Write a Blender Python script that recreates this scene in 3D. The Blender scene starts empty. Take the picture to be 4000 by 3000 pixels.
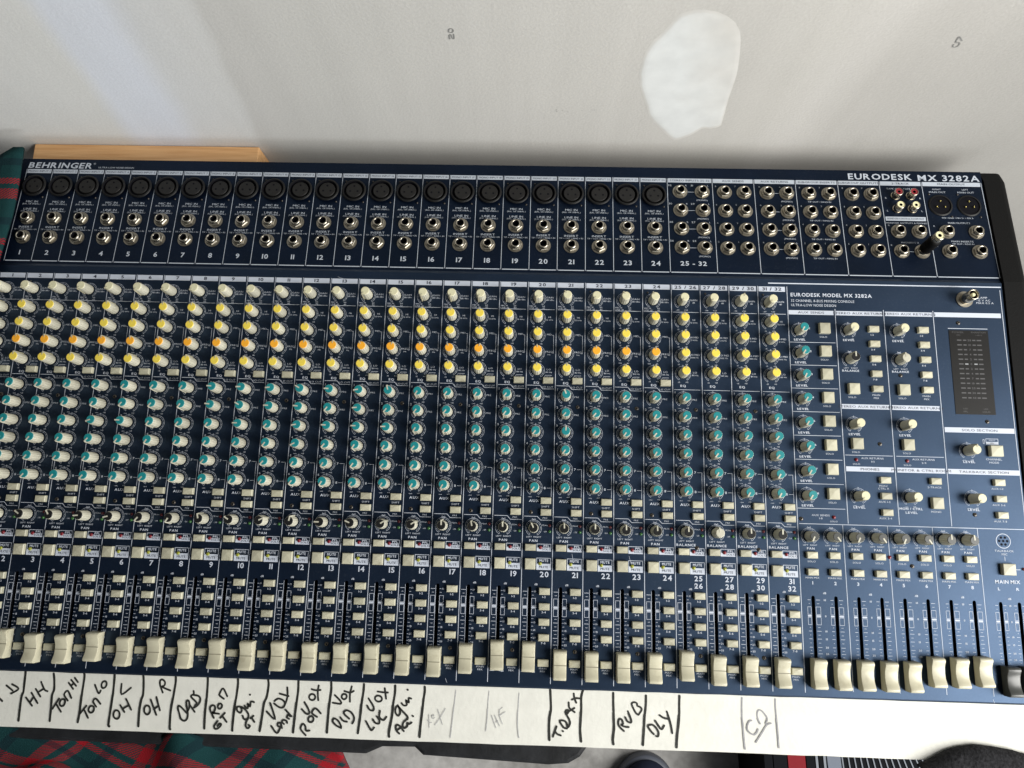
import bpy, bmesh, math, random
import numpy as np
from mathutils import Vector, Matrix, noise
random.seed(7)
sc = bpy.context.scene
COL = sc.collection
R = math.radians
mm = 0.001
P = 0.026                      # width of one channel strip

# ------------------------------------------------------------------ camera, world, lamps, exposure
cam_d = bpy.data.cameras.new('camera'); cam = bpy.data.objects.new('camera', cam_d); COL.objects.link(cam)
right = Vector((0.99936338, 0.02732981, -0.02293290)); down = Vector((0.02238771, -0.98087731, -0.19333518)); fwd = Vector((-0.02777818, 0.19269870, -0.98086472))
m = Matrix.Identity(4)
for i, v in enumerate((right, -down, -fwd)):
    for j in range(3): m[j][i] = v[j]
m.translation = Vector((0.49982324, -0.22084494, 0.64955671))
cam.matrix_world = m
cam_d.sensor_fit = 'HORIZONTAL'; cam_d.sensor_width = 36.0; cam_d.lens = 2899.85 / 4000 * 36
cam_d.clip_start = 0.01; cam_d.clip_end = 50
sc.camera = cam

world = bpy.data.worlds.new('World'); sc.world = world; world.use_nodes = True
bg = world.node_tree.nodes['Background']; bg.inputs['Color'].default_value = (0.80, 0.90, 1.0, 1); bg.inputs['Strength'].default_value = 0.06

def area(name, loc, target, sx, sy, power, color, spread=180):
    l = bpy.data.lights.new(name, 'AREA'); l.shape = 'RECTANGLE'; l.size = sx; l.size_y = sy; l.energy = power; l.color = color; l.spread = R(spread)
    o = bpy.data.objects.new(name, l); COL.objects.link(o); o.location = loc
    o.rotation_euler = (Vector(target) - Vector(loc)).to_track_quat('-Z', 'Y').to_euler()
    return o
area('window_light', (1.80, -0.64, 0.90), (0.70, -0.22, 0.0), 1.10, 1.10, 56, (1.0, 0.985, 0.95))
area('front_fill_light', (1.4, -2.5, 0.80), (0.30, 0.155, 0.03), 1.3, 0.7, 1.0, (0.93, 0.97, 1.0), 40)  # added fill lamp, brightens the wall from the front

sc.view_settings.view_transform = 'Standard'; sc.view_settings.look = 'None'
sc.view_settings.exposure = 0.0; sc.view_settings.gamma = 1.0; sc.view_settings.use_curve_mapping = False
sc.render.filter_size = 1.9

# ------------------------------------------------------------------ materials
def mat(name, col, rough=0.5, spec=0.5, metal=0.0, bump=0.0, bscale=400, var=0.0, vscale=60, coord='Object'):
    mt = bpy.data.materials.new(name); mt.use_nodes = True
    nt = mt.node_tree; b = nt.nodes['Principled BSDF']
    b.inputs['Base Color'].default_value = (*col, 1); b.inputs['Roughness'].default_value = rough
    b.inputs['Metallic'].default_value = metal; b.inputs['Specular IOR Level'].default_value = spec
    if bump or var:
        tc = nt.nodes.new('ShaderNodeTexCoord')
    if var:
        n = nt.nodes.new('ShaderNodeTexNoise'); n.inputs['Scale'].default_value = vscale; n.inputs['Detail'].default_value = 4
        geo = nt.nodes.new('ShaderNodeNewGeometry')
        nt.links.new(geo.outputs['Position'], n.inputs['Vector'])
        r = nt.nodes.new('ShaderNodeMapRange'); r.inputs[1].default_value = .3; r.inputs[2].default_value = .7
        r.inputs[3].default_value = 1 - var; r.inputs[4].default_value = 1 + var
        nt.links.new(n.outputs['Fac'], r.inputs[0])
        mx = nt.nodes.new('ShaderNodeVectorMath'); mx.operation = 'SCALE'; mx.inputs[0].default_value = col
        nt.links.new(r.outputs[0], mx.inputs['Scale']); nt.links.new(mx.outputs[0], b.inputs['Base Color'])
    if bump:
        n2 = nt.nodes.new('ShaderNodeTexNoise'); n2.inputs['Scale'].default_value = bscale; n2.inputs['Detail'].default_value = 3
        nt.links.new(tc.outputs[coord], n2.inputs['Vector'])
        bp = nt.nodes.new('ShaderNodeBump'); bp.inputs['Strength'].default_value = bump; bp.inputs['Distance'].default_value = 0.001
        nt.links.new(n2.outputs['Fac'], bp.inputs['Height']); nt.links.new(bp.outputs[0], b.inputs['Normal'])
    return mt

M = {}
M['panel'] = mat('navy_panel_paint', (0.0016, 0.0036, 0.0095), 0.36, 0.95, bump=0.06, bscale=1500, var=0.25, vscale=25)
def vary(m, lo_, hi_, dirt=0.0):
    nt = m.node_tree; b = nt.nodes['Principled BSDF']; src = b.inputs['Base Color'].links[0].from_socket
    oi = nt.nodes.new('ShaderNodeObjectInfo'); r = nt.nodes.new('ShaderNodeMapRange'); r.inputs[3].default_value = lo_; r.inputs[4].default_value = hi_
    nt.links.new(oi.outputs['Random'], r.inputs[0]); v = nt.nodes.new('ShaderNodeVectorMath'); v.operation = 'SCALE'
    nt.links.new(src, v.inputs[0]); nt.links.new(r.outputs[0], v.inputs['Scale']); out = v.outputs[0]
    if dirt:
        geo = nt.nodes.new('ShaderNodeNewGeometry'); n = nt.nodes.new('ShaderNodeTexNoise'); n.inputs['Scale'].default_value = 170; n.inputs['Detail'].default_value = 5; nt.links.new(geo.outputs['Position'], n.inputs['Vector'])
        q = nt.nodes.new('ShaderNodeMapRange'); q.inputs[1].default_value = .56; q.inputs[2].default_value = .74; q.inputs[4].default_value = dirt; nt.links.new(n.outputs['Fac'], q.inputs[0])
        mx = nt.nodes.new('ShaderNodeMix'); mx.data_type = 'RGBA'; mx.inputs[7].default_value = (.25, .21, .13, 1); nt.links.new(q.outputs[0], mx.inputs[0]); nt.links.new(out, mx.inputs[6]); out = mx.outputs[2]
    nt.links.new(out, b.inputs['Base Color'])
def dust(m, col, fac):
    nt = m.node_tree; b = nt.nodes['Principled BSDF']; src = b.inputs['Base Color'].links[0].from_socket
    geo = nt.nodes.new('ShaderNodeNewGeometry'); n = nt.nodes.new('ShaderNodeTexNoise'); n.inputs['Scale'].default_value = 520; n.inputs['Detail'].default_value = 3; nt.links.new(geo.outputs['Position'], n.inputs['Vector'])
    n2 = nt.nodes.new('ShaderNodeTexNoise'); n2.inputs['Scale'].default_value = 16; n2.inputs['Detail'].default_value = 5; nt.links.new(geo.outputs['Position'], n2.inputs['Vector'])
    a = nt.nodes.new('ShaderNodeMath'); a.operation = 'MULTIPLY_ADD'; a.inputs[1].default_value = .35; nt.links.new(n2.outputs['Fac'], a.inputs[0]); nt.links.new(n.outputs['Fac'], a.inputs[2])
    q = nt.nodes.new('ShaderNodeMapRange'); q.inputs[1].default_value = .74; q.inputs[2].default_value = .98; q.inputs[4].default_value = fac; nt.links.new(a.outputs[0], q.inputs[0])
    mx = nt.nodes.new('ShaderNodeMix'); mx.data_type = 'RGBA'; mx.inputs[7].default_value = (*col, 1); nt.links.new(q.outputs[0], mx.inputs[0]); nt.links.new(src, mx.inputs[6]); nt.links.new(mx.outputs[2], b.inputs['Base Color'])
    r = nt.nodes.new('ShaderNodeMapRange'); r.inputs[1].default_value = .35; r.inputs[2].default_value = .68; r.inputs[3].default_value = .40; r.inputs[4].default_value = .47; nt.links.new(n2.outputs['Fac'], r.inputs[0]); nt.links.new(r.outputs[0], b.inputs['Roughness'])
M['jackpanel'] = mat('jack_panel_paint', (0.0018, 0.0040, 0.0105), 0.5, 0.24, bump=0.06, bscale=1500, var=0.25, vscale=25)
dust(M['panel'], (.05, .054, .062), .20); dust(M['jackpanel'], (.05, .054, .062), .16)
M['jackpanel'].node_tree.nodes['Principled BSDF'].inputs['Specular Tint'].default_value = (0.40, 0.62, 1.0, 1)
M['panel'].node_tree.nodes['Principled BSDF'].inputs['Specular Tint'].default_value = (0.40, 0.62, 1.0, 1)
M['cheek'] = mat('black_plastic', (0.0035, 0.0035, 0.0035), 0.6, 0.12, bump=0.25, bscale=900)
M['dark'] = mat('slot_black', (0.004, 0.004, 0.006), 0.8, 0.1)
M['print'] = mat('white_ink', (0.52, 0.56, 0.64), 0.5, 0.3)
M['greyprint'] = mat('grey_ink', (0.42, 0.46, 0.52), 0.5, 0.3)
M['ink'] = mat('dark_ink', (0.02, 0.026, 0.045), 0.5, 0.4)
M['cream'] = mat('cream_plastic', (0.55, 0.53, 0.425), 0.42, 0.45, var=0.05, vscale=40)
M['button'] = mat('cream_button_plastic', (0.49, 0.47, 0.35), 0.40, 0.45, var=0.06, vscale=40)
M['fader'] = mat('cream_fader_plastic', (0.55, 0.52, 0.385), 0.34, 0.5, var=0.04, vscale=60)
vary(M['cream'], .84, 1.05, .26); vary(M['button'], .80, 1.05, .28); vary(M['fader'], .88, 1.03, .30)
M['yellow'] = mat('yellow_cap', (0.80, 0.62, 0.085), 0.4)
M['orange'] = mat('orange_cap', (0.88, 0.40, 0.03), 0.4)
M['teal'] = mat('teal_cap', (0.012, 0.22, 0.235), 0.4)
M['gaincap'] = mat('pale_yellow_cap', (0.63, 0.60, 0.40), 0.4)
M['black'] = mat('black_cap', (0.012, 0.012, 0.012), 0.32, 0.5)
M['greycap'] = mat('dark_grey_plastic', (0.05, 0.052, 0.048), 0.34, 0.5)
M['pointer'] = mat('dull_cream_pointer', (0.44, 0.41, 0.29), 0.5)
M['groove'] = mat('brown_index_ink', (0.20, 0.185, 0.13), 0.6)
M['nickel'] = mat('nickel', (0.47, 0.43, 0.355), 0.26, 0.5, metal=1.0)
M['nut'] = mat('dull_nickel', (0.31, 0.285, 0.235), 0.42, 0.5, metal=1.0, var=0.15, vscale=150)
M['screw'] = mat('dark_screw', (0.10, 0.09, 0.08), 0.35, 0.5, metal=0.8)
M['gold'] = mat('gold_pin', (0.75, 0.62, 0.22), 0.25, 0.5, metal=1.0)
M['xlr'] = mat('black_socket_plastic', (0.007, 0.007, 0.007), 0.5, 0.25)
M['xlrin'] = mat('socket_core_plastic', (0.012, 0.0115, 0.011), 0.55, 0.25)
M['ledred'] = mat('red_led_lens', (0.15, 0.007, 0.014), 0.22, 0.6)
M['leddark'] = mat('dark_red_led_lens', (0.10, 0.008, 0.012), 0.22, 0.6)
M['ledgreen'] = mat('green_led_lens', (0.035, 0.13, 0.03), 0.22, 0.6)
M['ledyellow'] = mat('yellow_green_led_lens', (0.25, 0.26, 0.025), 0.22, 0.6)
M['rcared'] = mat('red_phono_plastic', (0.22, 0.014, 0.02), 0.4)
M['rcawhite'] = mat('white_phono_plastic', (0.72, 0.68, 0.42), 0.35)
M['smoke'] = mat('smoked_meter_window', (0.006, 0.0055, 0.005), 0.40, 0.3)
M['metermark'] = mat('dim_meter_print', (0.065, 0.065, 0.067), 0.5)
M['meterwhite'] = mat('meter_zero_print', (0.27, 0.28, 0.29), 0.5)
M['tape'] = mat('white_tape', (0.70, 0.695, 0.635), 0.65, 0.25, bump=0.2, bscale=250, var=0.045, vscale=55)
M['marker'] = mat('black_marker', (0.022, 0.023, 0.020), 0.6, 0.3, var=0.35, vscale=300)
M['greypen'] = mat('worn_grey_marker', (0.30, 0.30, 0.31), 0.7, 0.2, var=0.2, vscale=300)
M['pencil'] = mat('pencil', (0.43, 0.43, 0.43), 0.7, 0.2, var=0.2, vscale=500)
M['stamp'] = mat('wall_stamp_ink', (0.27, 0.27, 0.26), 0.9, 0.1, var=0.2, vscale=600)

# ------------------------------------------------------------------ mesh helpers
def mesh_from(name, verts, faces, mats, midx=None, smooth=False):
    me = bpy.data.meshes.new(name); me.from_pydata([tuple(v) for v in verts], [], [tuple(f) for f in faces])
    for k in mats: me.materials.append(M[k] if isinstance(k, str) else k)
    if midx is not None: me.polygons.foreach_set('material_index', midx)
    if smooth: me.polygons.foreach_set('use_smooth', [True] * len(me.polygons))
    me.update()
    return me

class MB:
    """collects geometry with a material index per face"""
    def __init__(s): s.v = []; s.f = []; s.m = []; s.sm = []
    def add(s, vs, fs, mi=0, sm=False):
        o = len(s.v); s.v += [tuple(v) for v in vs]; s.f += [tuple(i + o for i in f) for f in fs]; s.m += [mi] * len(fs); s.sm += [sm] * len(fs)
    def box(s, x0, x1, y0, y1, z0, z1, mi=0):
        s.add([(x0,y0,z0),(x1,y0,z0),(x1,y1,z0),(x0,y1,z0),(x0,y0,z1),(x1,y0,z1),(x1,y1,z1),(x0,y1,z1)],
              [(0,3,2,1),(4,5,6,7),(0,1,5,4),(1,2,6,5),(2,3,7,6),(3,0,4,7)], mi)
    def lathe(s, prof, n=24, mi=0, sm=True, cx=0, cy=0, cap0=False, cap1=False, flute=0.0, phase=0.0):
        vs = []; fs = []
        for r, z in prof:
            for i in range(n):
                a = 2 * math.pi * i / n + phase
                rr = r * (1 + (flute if i % 2 else -flute))
                vs.append((cx + rr * math.cos(a), cy + rr * math.sin(a), z))
        for k in range(len(prof) - 1):
            for i in range(n):
                j = (i + 1) % n
                fs.append((k*n+i, k*n+j, (k+1)*n+j, (k+1)*n+i))
        s.add(vs, fs, mi, sm)
        if cap1: s.add(vs[-n:], [tuple(range(n))], mi)
        if cap0: s.add(vs[:n], [tuple(range(n))[::-1]], mi)
    def mesh(s, name, mats):
        me = mesh_from(name, s.v, s.f, mats, s.m)
        me.polygons.foreach_set('use_smooth', s.sm)
        return me

def link(name, me, parent=None, loc=(0, 0, 0), rot=None, label=None):
    o = bpy.data.objects.new(name, me); COL.objects.link(o)
    if parent is not None: o.parent = parent
    o.location = loc
    if rot is not None: o.rotation_euler = rot
    if label: o['label'] = label
    return o
def tag(o, label, cat, group=None, kind=None):
    if label: o['label'] = label
    if cat: o['category'] = cat
    if group: o['group'] = group
    if kind: o['kind'] = kind
    return o
def empty(name, loc=(0, 0, 0)):
    o = bpy.data.objects.new(name, None); o.empty_display_size = 0.05; COL.objects.link(o); o.location = loc
    return o

# ------------------------------------------------------------------ lettering: glyph outlines turned into flat meshes once, then copied
GLYPH = {}
def make_glyphs():
    chars = sorted(set('ABCDEFGHIJKLMNOPQRSTUVWXYZabcdefghijklmnopqrstuvwxyz0123456789.,+-/()=:&®'))
    cu = bpy.data.curves.new('glyph', 'FONT'); ob = bpy.data.objects.new('glyph', cu); COL.objects.link(ob)
    for bold in (0, 1):
        cu.resolution_u = 2; cu.offset = 0.022 if bold else 0.0; cu.size = 1.0
        for ch in chars:
            cu.body = ch
            me = ob.to_mesh()
            me.calc_loop_triangles()
            v = np.array([tuple(x.co)[:2] for x in me.vertices], dtype=float) if len(me.vertices) else np.zeros((0, 2))
            t = [tuple(tr.vertices) for tr in me.loop_triangles]
            GLYPH[(ch, bold)] = (v, t)
            ob.to_mesh_clear()
    bpy.data.objects.remove(ob); bpy.data.curves.remove(cu)
    for bold in (0, 1):
        H = GLYPH[('H', bold)][0]; s = 1.0 / (H[:, 1].max() - H[:, 1].min()); y0 = H[:, 1].min()
        for ch in chars:
            v, t = GLYPH[(ch, bold)]
            if len(v):
                v = v.copy(); v[:, 1] = (v[:, 1] - y0) * s; v[:, 0] *= s
                x0 = v[:, 0].min(); v[:, 0] -= x0
            GLYPH[(ch, bold)] = (v, t)
make_glyphs()

class Print:
    """flat print on a panel; coordinates in millimetres, x right and y up the panel"""
    def __init__(s): s.v = []; s.f = []; s.m = []
    def poly(s, pts, z=0.14, mi=0):
        o = len(s.v); s.v += [(x*mm, y*mm, z*mm) for x, y in pts]; s.f.append(tuple(range(o, o + len(pts)))); s.m.append(mi)
    def rect(s, x0, x1, y0, y1, z=0.14, mi=0): s.poly([(x0,y0),(x1,y0),(x1,y1),(x0,y1)], z, mi)
    def line(s, pts, w, z=0.14, mi=0):
        for (x0, y0), (x1, y1) in zip(pts[:-1], pts[1:]):
            dx, dy = x1-x0, y1-y0; L = math.hypot(dx, dy) or 1; ux, uy = dx/L, dy/L; nx, ny = -uy*w/2, ux*w/2; ex, ey = ux*w*.35, uy*w*.35
            z += 0.0013
            s.poly([(x0-ex+nx,y0-ey+ny),(x0-ex-nx,y0-ey-ny),(x1+ex-nx,y1+ey-ny),(x1+ex+nx,y1+ey+ny)], z, mi)
    def frame(s, x0, x1, y0, y1, w, z=0.14, mi=0):
        s.rect(x0,x1,y1-w,y1,z,mi); s.rect(x0,x1,y0,y0+w,z,mi); s.rect(x0,x0+w,y0+w,y1-w,z,mi); s.rect(x1-w,x1,y0+w,y1-w,z,mi)
    def arc(s, cx, cy, r, a0, a1, w, n=16, z=0.14, mi=0):     # clockwise degrees from straight up
        o = len(s.v)
        for i in range(n+1):
            a = R(a0 + (a1-a0)*i/n)
            for rr in (r-w/2, r+w/2): s.v.append(((cx+rr*math.sin(a))*mm, (cy+rr*math.cos(a))*mm, z*mm))
        for i in range(n): s.f.append((o+2*i, o+2*i+1, o+2*i+3, o+2*i+2)); s.m.append(mi)
    def text(s, t, cx, cy, h, xs=1.25, bold=0, z=0.16, mi=0, width=None, align='C', slant=0.0):
        gap = 0.17; space = 0.42; x = 0; items = []
        for ch in t:
            if ch == ' ': x += space; continue
            v, tr = GLYPH.get((ch, bold), GLYPH[('I', bold)])
            items.append((x, v, tr)); x += (v[:, 0].max() if len(v) else .3) + gap
        x -= gap
        k = h * xs
        if width: k = width / x
        off = {'C': -x/2, 'L': 0, 'R': -x}[align]
        for x0, v, tr in items:
            o = len(s.v)
            for a, b in v: s.v.append(((cx+(x0+a+off+slant*b)*k)*mm, (cy+(b-.5)*h)*mm, z*mm))
            s.f += [(i+o, j+o, q+o) for i, j, q in tr]; s.m += [mi]*len(tr)
    def mesh(s, name, mats): return mesh_from(name, s.v, s.f, mats, s.m)
    def dial(s, cx, cy, r=6.9, full=True, lo=None, hi=None, top='0', th=1.15):
        s.arc(cx, cy, r, -148, 148, .22, 26); s.arc(cx, cy, r-1.15, -148, 148, .16, 24)
        for k in range(-5, 6):
            a = R(k*29.6); 
            s.line([(cx+(r-1.1)*math.sin(a), cy+(r-1.1)*math.cos(a)), (cx+r*math.sin(a), cy+r*math.cos(a))], .2)
        if lo: s.text(lo, cx-3.7, cy-7.9, th)
        if hi: s.text(hi, cx+3.3, cy-7.8, th)
        if top == 'bow':
            s.line([(cx-1.3,cy+r-.5),(cx-1.3,cy+r+1.1),(cx+1.3,cy+r-.5),(cx+1.3,cy+r+1.1),(cx-1.3,cy+r-.5)], .2)
        elif top: s.text(top, cx, cy+r+.4, 1.1)

# ------------------------------------------------------------------ the setting: floor and wall
def ribbon(strokes, w, z, to3d, name, mats):
    """pen strokes (0.1 mm units) as one flat mesh with round ends"""
    vs = []; fs = []; dz = 0
    for s in strokes:
        pts = [(a*1e-4, b*1e-4) for a, b in s]
        fine = []
        for i in range(len(pts)-1):                              # Catmull-Rom through the points
            p0 = pts[max(i-1,0)]; p1 = pts[i]; p2 = pts[i+1]; p3 = pts[min(i+2,len(pts)-1)]
            for k in range(4):
                t = k/4
                fine.append(tuple(0.5*((2*p1[c])+(-p0[c]+p2[c])*t+(2*p0[c]-5*p1[c]+4*p2[c]-p3[c])*t*t+(-p0[c]+3*p1[c]-3*p2[c]+p3[c])*t**3) for c in (0,1)))
        fine.append(pts[-1]); n = len(fine); dz += 2e-6
        L = []; Rr = []
        for i, (x, y) in enumerate(fine):
            a = fine[max(i-1,0)]; b = fine[min(i+1,n-1)]; dx, dy = b[0]-a[0], b[1]-a[1]; l = math.hypot(dx, dy) or 1e-9
            hw = w/2*(1+0.16*noise.noise(Vector((x*300, y*300, 3))))
            L.append((x-dy/l*hw, y+dx/l*hw)); Rr.append((x+dy/l*hw, y-dx/l*hw))
        o = len(vs)
        for a, b in zip(L, Rr): vs += [to3d(*a, z+dz), to3d(*b, z+dz)]
        fs += [(o+2*i, o+2*i+1, o+2*i+3, o+2*i+2) for i in range(n-1)]
        for (x, y) in (fine[0], fine[-1]):
            o = len(vs); dz += 2e-6
            vs += [to3d(x+w/2*math.cos(2*math.pi*i/10), y+w/2*math.sin(2*math.pi*i/10), z+dz) for i in range(10)]
            fs.append(tuple(range(o, o+10)))
    return mesh_from(name, vs, fs, mats)

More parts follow.
